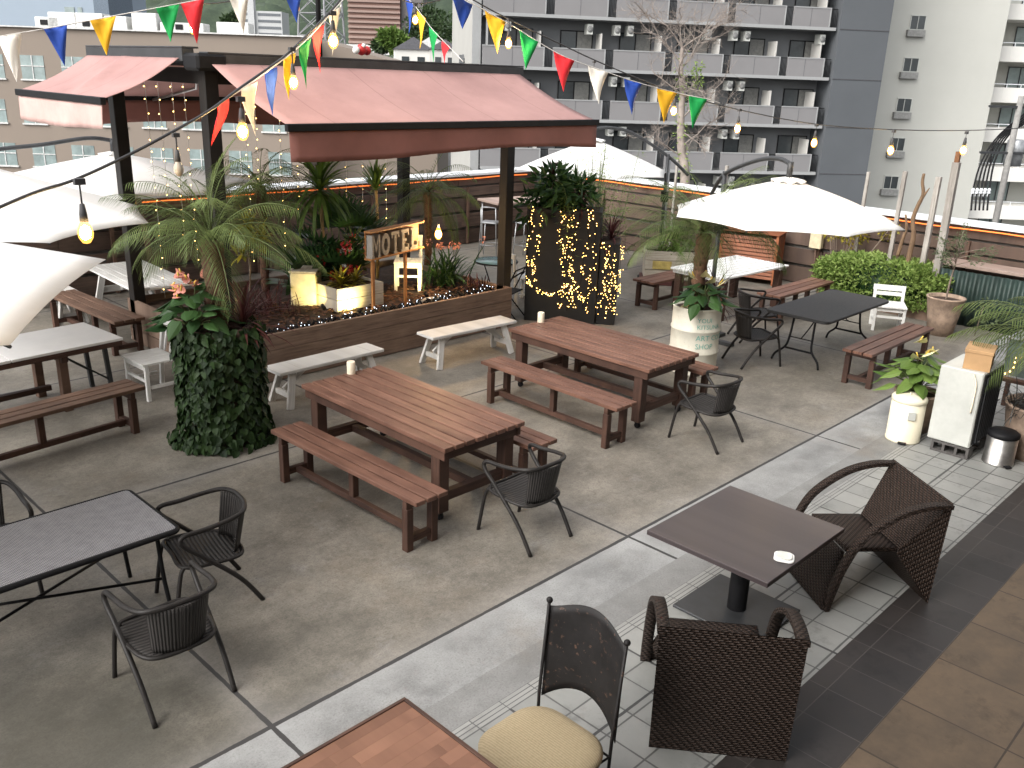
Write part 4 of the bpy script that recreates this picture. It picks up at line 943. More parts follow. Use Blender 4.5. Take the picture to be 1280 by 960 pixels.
awning('wide rose awning sloping towards the picnic tables, with a maroon valance', (5.02, PY0 - .14, 3.79), (1, 0, 0), (0, -1, 0), 4.80, 1.55, 3.79, 3.20, .285, M_VAL, lead=1)
awning('pale rose awning on the left end of the pergola with a wrinkled drooping valance', (PX0 - .16, PY1 + .2, 3.84), (0, -1, 0), (-1, 0, 0), 2.50, .95, 3.84, 3.37, .27, M_VALP, wav=1.5)
awning('rear awning of the pergola seen from below with its dark brown valance', (9.7, PY1 + .14, 3.79), (-1, 0, 0), (0, 1, 0), 4.5, 1.55, 3.79, 3.26, .36, M_VAL)
t = thing('cloth_bundle', 'small red and white cloth figure lying on the pergola roof by the mast', 'decoration', WY(452, 68, 10.4), R(20))
m = MB(); m.ball((0, 0, .06), .075, 10); m.ball((.13, 0, .05), .06, 10); m.build('red_part', F_RED, t); m = MB(); m.ball((-.13, 0, .05), .05, 10); m.ball((-.02, -.05, .11), .03, 8); m.build('white_part', F_WHITE, t)

# ================================================================ PLANTER BED
BX0, BX1, BY0, BY1, BH = 5.0, 9.80, 9.50, 12.36, .62
pb = thing('planter_bed', 'long weathered wooden planter bed filled with bark under the pergola', 'planter', (BX0, BY0, 0))
hz = [(.01, .205), (.211, .41), (.416, BH)]
for z0, z1 in hz:
    m = MB(); m.box(((BX1 - BX0) / 2, .025, (z0 + z1) / 2), (BX1 - BX0, .05, z1 - z0)); m.build('front_plank', W_PLANT, pb, bev=.004)
    m = MB(); m.box(((BX1 - BX0) / 2, BY1 - BY0 - .025, (z0 + z1) / 2), (BX1 - BX0, .05, z1 - z0)); m.build('rear_plank', W_PLANT, pb, bev=.004)
    for x in (.025, BX1 - BX0 - .025): m = MB(); m.box((x, (BY1 - BY0) / 2, (z0 + z1) / 2), (.05, BY1 - BY0 - .102, z1 - z0), ax=(0, 1, 0)); m.build('end_plank', W_PLANT, pb, bev=.004)
g = []
for a in range(31):
    row = []
    for b_ in range(51):
        x = .051 + (BX1 - BX0 - .102) * b_ / 50; y = .051 + (BY1 - BY0 - .102) * a / 30; row.append((x, y, .53 + .05 * noise.noise(V(x * 3, y * 3, 1)) + .03 * noise.noise(V(x * 11, y * 11, 5))))
    g.append(row)
m = MB(); m.sheet([list(reversed(q)) for q in g]); so_ = m.build('bark_mulch', M_SOIL, pb)
m = MB()
for _ in range(900):
    x, y = rng.uniform(.08, BX1 - BX0 - .08), rng.uniform(.08, 1.6); a = rng.random() * 6.28; Mx = Matrix.Rotation(a, 3, 'Z') @ Matrix.Rotation(rng.uniform(-.5, .5), 3, 'X')
    m.box((x, y, .56 + rng.uniform(-.02, .03)), (rng.uniform(.03, .09), .025, .012), Mx)
ck = m.build('bark_chip', wood('bark_chip_wood', (.16, .075, .045), (.05, .03, .02), .9), pb); ck['kind'] = 'stuff'
# glowing cool coil along the front of the bed
ca = []
for k in range(420):
    u = k / 419; x = 5.55 + 4.0 * u; ca.append(V(x + .02 * math.sin(k * 1.7), 9.63 + .05 * math.sin(k * .93) + (.05 if x > 8.4 else 0), .615 + .035 * math.sin(k * 1.31) + .02 * math.sin(k * .37)))
fl = thing('light_garland', 'dark wire garland with cool white fairy lights along the planter bed front', 'fairy lights', ca[0])
m = MB(); m.tube([p - ca[0] for p in ca], .011, 5); m.build('wire', M_BLACK, fl)
bb0 = MB(); bb0.ball((0, 0, 0), .0055, 6); proto = None
for k in range(95):
    p = ca[rng.randrange(420)] + V(rng.uniform(-.03, .03), rng.uniform(-.05, .03), rng.uniform(.0, .04)) - ca[0]
    if proto is None: proto = bb0.build('bulb', E_COOL, fl, loc=p)
    else: c = proto.copy(); COL.objects.link(c); c.location = p

# ================================================================ PLANT BUILDERS (all write into MB in local coordinates)
def pinnate(m, st, c, n, L, lf, el=(75, -25), droop=1.5, seg=26, wd=.013, az0=0.0, azs=6.283, rl=None):
    for k in range(n):
        u = k / max(1, n - 1); az = az0 + (k * 2.39996) % 6.283 if azs > 6 else az0 + azs * (rng.random() - .5)
        e0 = R(el[0] + (el[1] - el[0]) * u ** .9) + rng.uniform(-.12, .12); LL = L * rng.uniform(.8, 1.1); dr = droop * rng.uniform(.75, 1.2); p = Vector(c); path = [p.copy()]; r0 = rng.random()
        prev = None
        for i in range(seg):
            t = (i + 1) / seg; e = e0 - dr * t ** 1.25; d = V(math.cos(az) * math.cos(e), math.sin(az) * math.cos(e), math.sin(e)); p = p + d * (LL / seg); path.append(p.copy())
            if t > .12:
                s = V(-math.sin(az), math.cos(az), 0); up = d.cross(s) * -1
                up = s.cross(d); ll = lf * (.35 + .9 * math.sin(math.pi * min(1, .12 + t * .86))) * rng.uniform(.85, 1.1)
                for sg in (-1, 1):
                    ld = (d * (.62 + .4 * t) + s * sg * .85 + V(0, 0, -.10 - .15 * rng.random()) + up * .18).normalized(); sd2 = ld.cross(V(0, 0, 1)); sd2 = sd2.normalized() if sd2.length > 1e-3 else s
                    m.kite(p, ld, sd2, ll, wd, ll * .22, min(1, max(0, r0 * .6 + rng.random() * .4)), .35)
        st.tube(path[::3] + [path[-1]], [.008 * (1 - .8 * q / len(path[::3])) for q in range(len(path[::3]) + 1)], 4, r=.5)
def trunk(m, c0, c1, r0, r1, n=14, rough=.35):
    c0, c1 = Vector(c0), Vector(c1); pts = []; rd = []
    for k in range(n + 1):
        t = k / n; pts.append(c0.lerp(c1, t) + V(rng.uniform(-.006, .006), rng.uniform(-.006, .006), 0)); rd.append((r0 + (r1 - r0) * t) * (1 + (rough * .3 if k % 2 else -rough * .12)))
    m.tube(pts, rd, 10)
    for k in range(90):
        t = rng.random(); a = rng.random() * 6.28; p = c0.lerp(c1, t); q = (r0 + (r1 - r0) * t); d = V(math.cos(a), math.sin(a), .7).normalized(); s = V(-math.sin(a), math.cos(a), 0)
        m.kite(p + V(math.cos(a), math.sin(a), 0) * q * .9, d, s, .055 + q * .25, .035, .0)
def rosette(m, c, n, L, wd, el=(85, 5), droop=1.0, seg=4):
    for k in range(n):
        u = k / max(1, n - 1); e = R(el[0] + (el[1] - el[0]) * u) + rng.uniform(-.15, .15); m.strap(Vector(c) + V(0, 0, .05 * (1 - u)), k * 2.4 + rng.uniform(-.3, .3), e, L * rng.uniform(.7, 1.1), wd, droop * rng.uniform(.5, 1.2), seg)
def aroid(m, st, c, n, L, wd, hgt, spread, r_=None):
    for k in range(n):
        a = k * 2.4 + rng.uniform(-.3, .3); q = spread * math.sqrt((k + .5) / n); h = hgt * (1.15 - .75 * (k / n)) * rng.uniform(.85, 1.1)
        b = Vector(c) + V(math.cos(a) * q, math.sin(a) * q, h); st.tube([Vector(c), Vector(c) + V(math.cos(a) * q * .35, math.sin(a) * q * .35, h * .7), b], .006, 4)
        e = rng.uniform(-.9, .05) - .25 * k / n; d = V(math.cos(a) * math.cos(e), math.sin(a) * math.cos(e), math.sin(e)); s = V(-math.sin(a), math.cos(a), 0); s = (Matrix.Rotation(rng.uniform(-.4, .4), 3, d) @ s)
        m.heart(b, d, s, L * rng.uniform(.75, 1.15), wd * rng.uniform(.8, 1.1), L * .22)
def spathe(m, sp, c, L, wd, a, e=.5):
    d = V(math.cos(a) * math.cos(e), math.sin(a) * math.cos(e), math.sin(e)); s = V(-math.sin(a), math.cos(a), 0); m.heart(Vector(c), d, s, L, wd, L * .2)
    up = s.cross(d); sp.tube([Vector(c) + d * .02, Vector(c) + d * .04 + up * .02 * (-1), Vector(c) + d * L * .45 + V(0, 0, L * .35)], .008, 5)
def plant(name, label, cat, loc, group=None): return thing(name, label, cat, loc, 0, group)
FRUIT = paint('yellow_spadix', (.6, .42, .08), .6)

# ---- ivy covered planter with palm, anthurium and red cordyline
t = thing('ivy_planter', 'tall round planter completely covered in dark green ivy leaves', 'planter', (4.235, 8.285, 0))
m = MB(); m.lathe([(.001, .0), (.38, .0), (.36, .4), (.35, 1.24), (.32, 1.24), (.33, 1.16), (.001, 1.16)], 26); m.build('pot', M_SOIL, t)
m = MB()
for k in range(3300):
    z = 1.27 * rng.random() ** .9; a = rng.random() * 6.283; q = .40 + .05 * noise.noise(V(math.cos(a) * 2, math.sin(a) * 2, z * 2.5)) + .02 * math.sin(a * 3 + z * 4) + (.12 * max(0, .26 - z) / .26) + rng.uniform(-.035, .045); n_ = V(math.cos(a), math.sin(a), 0)
    d = (V(0, 0, -1) + n_ * rng.uniform(.15, .9) + V(-math.sin(a), math.cos(a), 0) * rng.uniform(-.7, .7)).normalized(); s = d.cross(n_); s = s.normalized() if s.length > .01 else V(0, 0, 1)
    s = Matrix.Rotation(rng.uniform(-.5, .5), 3, d) @ s; L = rng.uniform(.05, .10); m.heart(n_ * q + V(0, 0, max(z, .06)), d, s, L, L * .95, L * .15)
m.build('ivy', L_IVY, t)
t = plant('pygmy_palm', 'feathery palm with short brown trunk growing from the ivy planter', 'palm', (4.25, 8.30, 1.16), 'feather palms')
m = MB(); trunk(m, (0, 0, 0), (.0, .0, .92), .085, .115); m.build('trunk', M_TRUNK, t)
m = MB(); s_ = MB(); pinnate(m, s_, (0, 0, .94), 30, 1.12, .28, (88, 12), 1.35, 40, .0085); m.build('crown', L_PALM, t); s_.build('frond_stem', M_STEM, t)
t = plant('anthurium', 'salmon flowered anthurium with glossy leaves at the left rim of the ivy planter', 'plant', (4.02, 8.34, 1.14), 'anthuriums')
m = MB(); s_ = MB(); aroid(m, s_, (0, 0, 0), 40, .22, .16, .40, .33); m.build('leaf', L_DARK, t); s_.build('petiole', M_STEM, t)
def blooms(t, L, mat):
    for c, l, w_, a, e in L:
        m = MB(); s_ = MB(); spathe(m, s_, c, l, w_, a, e); f = m.build('flower', mat, t); s_.build('spadix', FRUIT, f)
blooms(t, [((-.05 + rng.gauss(0, .08), rng.gauss(0, .08), .52 + rng.uniform(-.10, .12)), .10, .09, rng.random() * 6.28, rng.uniform(-.3, .9)) for k in range(15)], F_PINK)
t = plant('cordyline', 'maroon spiky cordyline at the right rim of the ivy planter', 'plant', (4.45, 8.16, 1.18), 'maroon cordylines')
m = MB(); rosette(m, (0, 0, 0), 60, .62, .032, (85, -15), 1.3); m.build('leaf', L_RED, t)

# ---- things standing in the planter bed
t = thing('stone_block', 'cream stone block lit by a spotlight in the planter bed', 'block', (6.93, 10.82, .55), R(-46))
m = MB(); m.box((0, 0, .24), (.36, .40, .48)); m.build('body', M_STONE, t, bev=.012); m = MB(); m.box((0, 0, .492), (.39, .43, .022)); m.build('cap', W_CRATE, t)
def crate(label, loc, rz, wd, dp, h, n=2, mat=W_CRATE, cat='crate'):
    t = thing('wooden_crate', label, cat, loc, rz)
    for k in range(n):
        z = h / n * (k + .5); hh = h / n - .008
        for sy in (-1, 1): m = MB(); m.box((0, sy * (dp / 2 - .012), z), (wd, .024, hh)); m.build('long_board', mat, t, bev=.003)
        for sx in (-1, 1): m = MB(); m.box((sx * (wd / 2 - .012), 0, z), (.024, dp - .05, hh)); m.build('end_board', mat, t, bev=.003)
    m = MB(); m.box((0, 0, h * .45), (wd - .05, dp - .05, h * .85)); m.build('soil', M_SOIL, t)
    return t
crate('faded wooden crate lit by a spotlight, planted with croton, behind the sign post', (7.36, 10.38, .55), R(0), .80, .55, .33)
t = plant('croton', 'yellow and red leaved croton in the spotlit wooden crate', 'plant', (7.2, 10.36, .84))
m = MB(); rosette(m, (0, 0, 0), 40, .30, .045, (75, -5), .9); rosette(m, (.25, 0, 0), 30, .26, .04, (75, 0), .9); m.build('leaf', L_YEL, t)
m = MB(); rosette(m, (.1, .05, 0), 26, .28, .03, (70, 5), 1); m.build('red_leaf', L_RED, t)
wc = slat_chair('white wooden chair with a cut out back standing in the planter bed behind the sign', (8.62, 10.60, .55), R(137), .42, .40, .46, .80, low=True)
# MOTEL sign
sg0 = Vector((7.33, 9.78, .5)); sg1 = Vector((8.06, 9.98, .5)); sd_ = (sg1 - sg0).normalized(); ang = math.atan2(sd_.y, sd_.x)
sg = thing('motel_sign', 'orange wooden MOTEL sign with cut out letters on two stakes in the planter bed', 'sign', (sg0 + sg1) / 2, ang)
hw_ = (sg1 - sg0).length / 2
for s in (-1, 1): m = MB(); m.box((s * hw_, 0, .40), (.05, .035, .80)); m.build('stake', W_ORANGE, sg, bev=.003)
m = MB(); m.box((.13, -.015, 1.19), (1.26, .12, .025)); m.build('top_board', W_ORANGE, sg, bev=.003)
m = MB(); m.box((.13, -.015, .82), (1.26, .12, .025)); m.build('bottom_board', W_ORANGE, sg, bev=.003)
m = MB(); m.box((.13, .035, 1.005), (1.24, .015, .34)); m.build('back_board', W_ORANGE, sg)
def letter(ch, x, wd=.19, h=.31, z=.836, y0=-.075, y1=.022):
    m = MB(); f = lambda a, b_, c: (x + a * wd, c, z + b_ * h)
    def bar(p): m.prism(p, y0, y1, f)
    st = .24; sl = .13
    if ch == 'M':
        bar([(.02, 0), (.32, 0), (.32, sl * .7), (.26, sl * .7), (.26, .75), (.50, .2), (.74, .75), (.74, sl * .7), (.68, sl * .7), (.68, 0), (.98, 0), (.98, sl * .7), (.92, sl * .7), (.92, 1), (.72, 1), (.5, .5), (.28, 1), (.08, 1), (.08, sl * .7), (.02, sl * .7)])
    if ch == 'O':
        n = 20
        for k in range(n):
            a, b_ = 2 * math.pi * k / n, 2 * math.pi * (k + 1) / n
            bar([(.5 + .48 * math.cos(a), .5 + .5 * math.sin(a)), (.5 + .48 * math.cos(b_), .5 + .5 * math.sin(b_)), (.5 + .22 * math.cos(b_), .5 + .28 * math.sin(b_)), (.5 + .22 * math.cos(a), .5 + .28 * math.sin(a))])
    if ch == 'T': bar([(.3, 0), (.7, 0), (.7, .1), (.62, .1), (.62, .84), (.82, .84), (.82, .7), (.95, .7), (.95, 1), (.05, 1), (.05, .7), (.18, .7), (.18, .84), (.38, .84), (.38, .1), (.3, .1)])
    if ch == 'E': bar([(.05, 0), (.95, 0), (.95, .3), (.82, .3), (.82, .16), (.42, .16), (.42, .44), (.68, .44), (.68, .58), (.42, .58), (.42, .84), (.82, .84), (.82, .7), (.95, .7), (.95, 1), (.05, 1), (.05, .9), (.16, .9), (.16, .1), (.05, .1)])
    if ch == 'L': bar([(.05, 0), (.95, 0), (.95, .34), (.82, .34), (.82, .16), (.45, .16), (.45, .9), (.58, .9), (.58, 1), (.05, 1), (.05, .9), (.18, .9), (.18, .1), (.05, .1)])
    return m.build('letter_' + ch.lower(), W_GREY, sg)
for ch_, x in zip('MOTEL', (-.49, -.27, -.05, .18, .40)): letter(ch_, x, .20 if ch_ != 'M' else .21)
# lamp bulb at the right end of the sign
def bulb_mesh(m): m.lathe([(.001, -.145), (.018, -.140), (.034, -.115), (.038, -.09), (.032, -.062), (.02, -.04), (.018, -.03)], 12)
def lamp(name, label, p, power, drop=0.0):
    t = thing(name, label, 'lamp', p)
    m = MB(); m.lathe([(.001, .03), (.016, .03), (.02, .0), (.02, -.035), (.001, -.036)], 10); m.build('socket', M_CABLE, t)
    m = MB(); bulb_mesh(m); m.v = [(x * 1.5, y * 1.5, z * 1.5) for x, y, z in m.v]; bo = m.build('bulb', E_BULB, t); m = MB(); m.ball((0, 0, -.135), .042, 8, 1.3); m.build('filament', E_FIL, bo)
    return t
def point(p, e, col=(1, .62, .28), r=.04, par=None):
    l = bpy.data.lights.new('bulb_light', 'POINT'); l.energy = e; l.color = col; l.shadow_soft_size = r; o = bpy.data.objects.new('bulb_light', l); COL.objects.link(o); o.location = p; return o
sb_ = sg0 + sd_ * 1.16 + V(0, -.08, 0); sb_.z = 1.42
sb_ = WY(548, 289, 9.93); lamp('sign_lamp', 'bare glowing bulb at the right end of the wooden sign', sb_ + V(0, 0, .09), 10)
point(sb_ + V(-.03, -.12, .0), 18)
# garden spotlights
def spot(label, p, tgt, e, ang_=70):
    p = Vector(p); tgt = Vector(tgt); t = thing('garden_spotlight', label, 'spotlight', p, 0, 'garden spotlights in the planter bed')
    d = (tgt - p).normalized(); m = MB(); m.tube([V(0, 0, -.06), V(0, 0, .03)], .008, 6); m.tube([d * -.05, d * .03], .028, 10); m.build('housing', M_BLACK, t)
    m = MB(); u = d.orthogonal().normalized(); v = d.cross(u); m.quad([d * .031 + (u * math.cos(k * .785) + v * math.sin(k * .785)) * .024 for k in range(8)]); m.build('lens', emit('spot_lens', (1, .85, .45), 12) if 'spot_lens' not in MATS else MATS['spot_lens'], t)
    l = bpy.data.lights.new('spot_light', 'SPOT'); l.energy = e; l.spot_size = R(ang_); l.spot_blend = .8; l.color = (1, .80, .30); l.shadow_soft_size = .02
    o = bpy.data.objects.new('spot_light', l); COL.objects.link(o); o.parent = t; o.location = d * .04; o.rotation_euler = d.to_track_quat('-Z', 'Y').to_euler()
spot('garden spotlight in front of the cream stone block', (6.80, 10.22, .64), (6.88, 10.62, .78), 11, 95)
spot('garden spotlight in front of the faded crate', (7.10, 9.80, .62), (7.12, 10.11, .70), 22, 110)
spot('garden spotlight in front of the white chair in the bed', (8.45, 9.98, .62), (8.62, 10.5, .85), 30, 80)

# ---- plants of the bed
def tallrosette(name, label, px, py, Y, z0, h, n, L, wd, mat, cat='plant', group=None, stem=M_CANE, el=(85, -35), droop=1.3):
    p = WY(px, py, Y); t = plant(name, label, cat, (p.x, p.y, z0), group); hh = p.z - z0
    m = MB(); m.tube([(0, 0, 0), (.03, 0, hh * .5), (0, 0, hh)], [.03, .026, .024], 7); m.build('trunk', stem, t)
    m = MB(); rosette(m, (0, 0, hh), n, L, wd, el, droop, 6); m.build('crown', mat, t); return t
tallrosette('dracaena', 'tall dracaena with pale cane and arching strap leaves under the wide awning', 400, 240, 11.3, .55, 1, 95, .85, .06, L_MID)
tallrosette('yucca', 'small yucca with upright bright green blades behind the left end of the sign', 470, 238, 11.5, .55, 1, 60, .46, .04, L_MID, el=(90, 25), droop=.5)
def featherpalm(label, px, py, Y, z0, n, L, lf, el=(80, -20), droop=1.6):
    p = WY(px, py, Y); t = plant('pygmy_palm', label, 'palm', (p.x, p.y, z0), 'feather palms'); hh = p.z - z0
    m = MB(); trunk(m, (0, 0, 0), (0, 0, hh), .06, .075); m.build('trunk', M_TRUNK, t); m = MB(); s_ = MB(); pinnate(m, s_, (0, 0, hh), n, L, lf, el, droop); m.build('crown', L_PALM, t); s_.build('frond_stem', M_STEM, t); return t
featherpalm('feather palm with arching fronds left of the right pergola post, behind the sign', 535, 240, 11.7, .55, 24, 1.15, .26)
featherpalm('feather palm behind the near left pergola post', 325, 232, 11.8, .55, 26, 1.05, .26)
p = WY(440, 298, 11.2); t = plant('fan_palm', 'dark broad leaved fan palm in the middle of the planter bed', 'palm', (p.x - .25, p.y, .55))
m = MB(); s_ = MB()
for k in range(30):
    a = k * 2.4; h = .35 + .8 * rng.random(); q = .30 + .28 * rng.random(); b_ = V(math.cos(a) * q, math.sin(a) * q, h); s_.tube([(0, 0, 0), b_ * .6 + V(0, 0, .15), b_], .008, 4); e = rng.uniform(-.1, .7)
    nrm = V(math.cos(a) * math.cos(e), math.sin(a) * math.cos(e), math.sin(e)); s = V(-math.sin(a), math.cos(a), 0)
    for j in range(15):
        w_ = (j / 14 - .5) * 2.9; d = nrm * math.cos(w_) + s * math.sin(w_); m.kite(b_, d, (nrm.cross(s)).cross(d), .46 * rng.uniform(.85, 1.1), .07, .10, .15 + .5 * rng.random(), .5)
m.build('leaf', L_DARK, t); s_.build('leaf_stalk', M_STEM, t)
p = WY(385, 335, 11.0); t = plant('bird_of_paradise', 'broad dark leaved plant behind the cream stone block', 'plant', (p.x, p.y, .55))
m = MB()
for k in range(46): m.strap((rng.gauss(0, .15), rng.gauss(0, .1), .1), k * 2.4, R(rng.uniform(25, 85)), rng.uniform(.5, 1.0), .13, rng.uniform(.5, 1.3), 7)
m.build('leaf', L_DARK, t)
p = WY(555, 345, 10.5); t = plant('lily_clump', 'dense clump of arching strap leaves at the right end of the planter bed', 'plant', (p.x, p.y, .55))
m = MB()
for k in range(120): m.strap((rng.gauss(0, .16), rng.gauss(0, .12), .0), rng.random() * 6.28, R(rng.uniform(35, 88)), rng.uniform(.45, .8), .032, rng.uniform(.5, 1.6), 6)
m.build('leaf', L_DARK, t)
for k in range(9): m = MB(); leafball(m, (rng.gauss(.1, .25), rng.gauss(0, .12), rng.uniform(.5, .72)), .05, 14, .035, .03); m.build('flower', F_PINK, t)
p = WY(425, 345, 10.9); t = plant('flower_mix', 'bushy red flowered plant between the stone block and the sign', 'plant', (p.x, p.y, .55))
m = MB()
for k in range(6): leafball(m, (rng.gauss(0, .2), rng.gauss(0, .12), rng.uniform(.2, .7)), .22, 120, .10, .05)
m.build('leaf', L_DARK, t)
for k in range(16): m = MB(); leafball(m, (rng.gauss(0, .26), -.18 + rng.gauss(0, .10), rng.uniform(.3, .8)), .055, 22, .055, .038); m.build('red_flower', F_RED, t)
for k in range(8): m = MB(); leafball(m, (-.05 + rng.gauss(0, .1), -.24 + rng.gauss(0, .05), rng.uniform(.4, .75)), .04, 14, .045, .034); m.build('white_flower', F_WHITE, t)
m = MB(); rosette(m, (.25, -.05, .35), 40, .35, .03, (80, 0), .9); m.build('red_leaf', L_RED, t)
p = WY(300, 268, 11.0); t = plant('croton', 'tall yellow leaved croton beside the near left pergola post', 'plant', (p.x + .05, p.y, .55))
m = MB(); m.tube([(0, 0, 0), (.05, 0, .6), (0, 0, 1.15)], .014, 6); m.build('stem', M_BARK, t); m = MB()
for k in range(7): rosette(m, (rng.gauss(0, .16), rng.gauss(0, .12), rng.uniform(.65, 1.25)), 18, .24, .055, (75, -20), .8)
m.build('leaf', L_YEL, t)
p = WY(480, 262, 11.6); t = plant('bromeliad', 'red flowering bromeliad above the left end of the sign', 'plant', (7.95, 11.1, .55))
m = MB(); rosette(m, (0, 0, .55), 36, .42, .035, (80, -10), 1.0); m.tube([(0, 0, 0), (0, 0, .55)], .03, 6); m.build('leaf', L_MID, t); m = MB(); rosette(m, (0, 0, .65), 24, .20, .03, (85, 20), .7); m.build('bract', F_RED, t)
t = plant('low_shrub', 'low reddish shrub at the right end of the planter bed by the post', 'plant', (9.45, 9.95, .55))
m = MB()
for k in range(30): m.strap((rng.gauss(0, .12), rng.gauss(0, .06), 0), rng.random() * 6.28, R(rng.uniform(30, 85)), .30, .02, .8, 5)
m.build('leaf', L_RED, t)
t = plant('grass_tuft', 'dry dark grass tufts at the left end of the planter bed', 'plant', (6.1, 10.7, .55))
m = MB()
for k in range(160): m.strap((rng.gauss(0, .3), rng.gauss(0, .2), 0), rng.random() * 6.28, R(rng.uniform(20, 85)), rng.uniform(.3, .6), .014, rng.uniform(.4, 1.4), 5)
m.build('leaf', L_RED, t)
t = thing('driftwood_piece', 'short pale driftwood log lying at the front of the planter bed', 'log', (8.35, 9.72, .59), R(8))
m = MB(); m.tube([(-.3, 0, 0), (-.1, .02, .02), (.15, 0, .01), (.32, .03, .0)], [.025, .04, .035, .02], 8); m.build('log', W_GREY, t)

# ---- black planter boxes with fairy lights
def frus(label, base, e, d, Lx, Ly, h, tp=.02):
    e = Vector(e).normalized(); d = Vector(d).normalized(); t = thing('planter_box', label, 'planter', base, 0, 'black planter boxes')
    P = [V(0, 0, 0), e * Lx, e * Lx + d * Ly, d * Ly]; Tt = [q + V(0, 0, h) + (q - (e * Lx + d * Ly) / 2) * tp for q in P]
    m = MB(); m.hexa(P + Tt); m.build('box', paint('black_planter', (.011, .0105, .010), .55, 0, .3, 3) if 'black_planter' not in MATS else MATS['black_planter'], t, bev=.01)
    c = (Tt[0] + Tt[2]) / 2; Q = [c + (q - c) * .92 + V(0, 0, .003) for q in Tt]; m = MB(); m.quad(Q); m.build('soil', M_SOIL, t)
    return t
e1, d1 = V(.60, -.80, 0), V(.80, .60, 0)
b1 = Vector((10.22, 9.62, 0)); b2 = b1 + e1 * 1.16 + d1 * .04
frus('tall black planter box wrapped with warm fairy lights behind the farther picnic table', b1, e1, d1, 1.14, .55, 1.80)
frus('lower black planter box with warm fairy lights on the right of the tall one', b2, e1, d1, .30, .66, 1.32)
fo_ = b1 + V(0, 0, 1.8)
fl = thing('light_garland', 'warm fairy lights hanging in loops over the two black planter boxes', 'fairy lights', fo_)
def face1(u, z): return b1 + e1 * u - d1 * (.012 + .010 * z) + V(0, 0, z)
cols = [(.05, 1), (.17, 1), (.57, 1), (.68, 1), (.76, .98), (.92, 1), (1.04, 1), (1.22, .72), (1.32, .72), (1.41, .70)]
strands = []; sm_ = MB(); pts_all = []
for u, f in cols:
    H_ = 1.80 * f; z = H_; P = []; zb = .62 if u < .4 else .08 + .2 * rng.random(); uu = u
    while z > zb:
        uu = u + .04 * math.sin(z * 4 + u * 9) + .02 * math.sin(z * 13 + u * 31); off = 0
        P.append(face1(uu, z) + d1 * (.05 if uu > 1.15 else 0)); z -= .055
    strands.append(P)
sw_ = [face1(.06 + .60 * k / 14, .62 - .16 * math.sin(math.pi * k / 14)) for k in range(15)]; strands.append(sw_); strands.append([face1(.55 + .8 * k / 20, .52 - .10 * math.sin(k * .8)) for k in range(21)])
strands.append([b2 + e1 * .305 + d1 * (.05 + .5 * (k % 6) / 6) + V(0, 0, 1.25 - k * .05) + e1 * .02 for k in range(18)])
for P in strands: sm_.tube([p - fo_ for p in P], .004, 4); pts_all += P
sm_.build('wire', M_BLACK, fl)
bb1 = MB(); bb1.ball((0, 0, 0), .0075, 6); proto = None; extra = MB()
for k in range(560):
    P = strands[rng.randrange(len(strands))]; p = P[rng.randrange(len(P))] + e1 * rng.gauss(0, .022) - d1 * rng.uniform(.0, .02) + V(0, 0, rng.uniform(-.03, .03)) - fo_
    if k < 95:
        if proto is None: proto = bb1.build('bulb', E_FAIRY, fl, loc=p)
        else: c = proto.copy(); COL.objects.link(c); c.location = p
    else: extra.ball(p, rng.uniform(.0045, .007), 6)
x_ = extra.build('small_bulb', E_FAIRY, fl); x_['kind'] = 'stuff'
# plants on the boxes
t = plant('leafy_shrub', 'dark broad leaved shrub with reddish tips on the tall black box', 'plant', b1 + e1 * .35 + d1 * .28 + V(0, 0, 1.78))
m = MB()
for k in range(12): leafball(m, (rng.gauss(0, .22), -.05 + rng.gauss(0, .18), rng.uniform(-.05, .42)), .24, 60, .22, .075)
m.build('leaf', L_DARK, t); m = MB(); rosette(m, (0, 0, .5), 22, .22, .04, (88, 30), .5); m.tube([(0, 0, 0), (0, 0, .5)], .015, 5); m.build('red_tip', L_RED, t)
t = plant('cordyline', 'maroon spiky cordyline on the right half of the tall black box', 'plant', b1 + e1 * .80 + d1 * .25 + V(0, 0, 1.78), 'maroon cordylines')
m = MB(); rosette(m, (0, 0, 0), 60, .50, .03, (88, -15), 1.0); m.build('leaf', L_RED, t)
t = plant('cordyline', 'maroon spiky cordyline on the lower black box', 'plant', b2 + e1 * .15 + d1 * .33 + V(0, 0, 1.30), 'maroon cordylines')
m = MB(); rosette(m, (0, 0, 0), 56, .50, .03, (88, -15), 1.0); m.build('leaf', L_RED, t)
t = plant('light_bamboo', 'airy light green bamboo behind the black planter boxes', 'plant', b1 + e1 * 1.0 + d1 * .62 + V(0, 0, 0)); m = MB(); s_ = MB()
for k in range(26):
    x, y = rng.gauss(0, .15), rng.gauss(0, .1); q = V(x * 2.3 + rng.gauss(0, .1), y * 2, rng.uniform(1.9, 2.75)); s_.tube([(x, y, 0), (x * 1.3, y * 1.2, 1.2), q], [.008, .006, .003], 4)
    for j in range(95):
        u = rng.uniform(.55, 1); p = V(x, y, 0).lerp(q, u) + V(rng.gauss(0, .07), rng.gauss(0, .07), rng.gauss(0, .05)); a = rng.random() * 6.28; m.kite(p, V(math.cos(a), math.sin(a), -.4).normalized(), V(-math.sin(a), math.cos(a), 0), .11, .018, .02)
s_.build('cane', M_STEM, t); m.build('leaf', L_HEDGE, t)
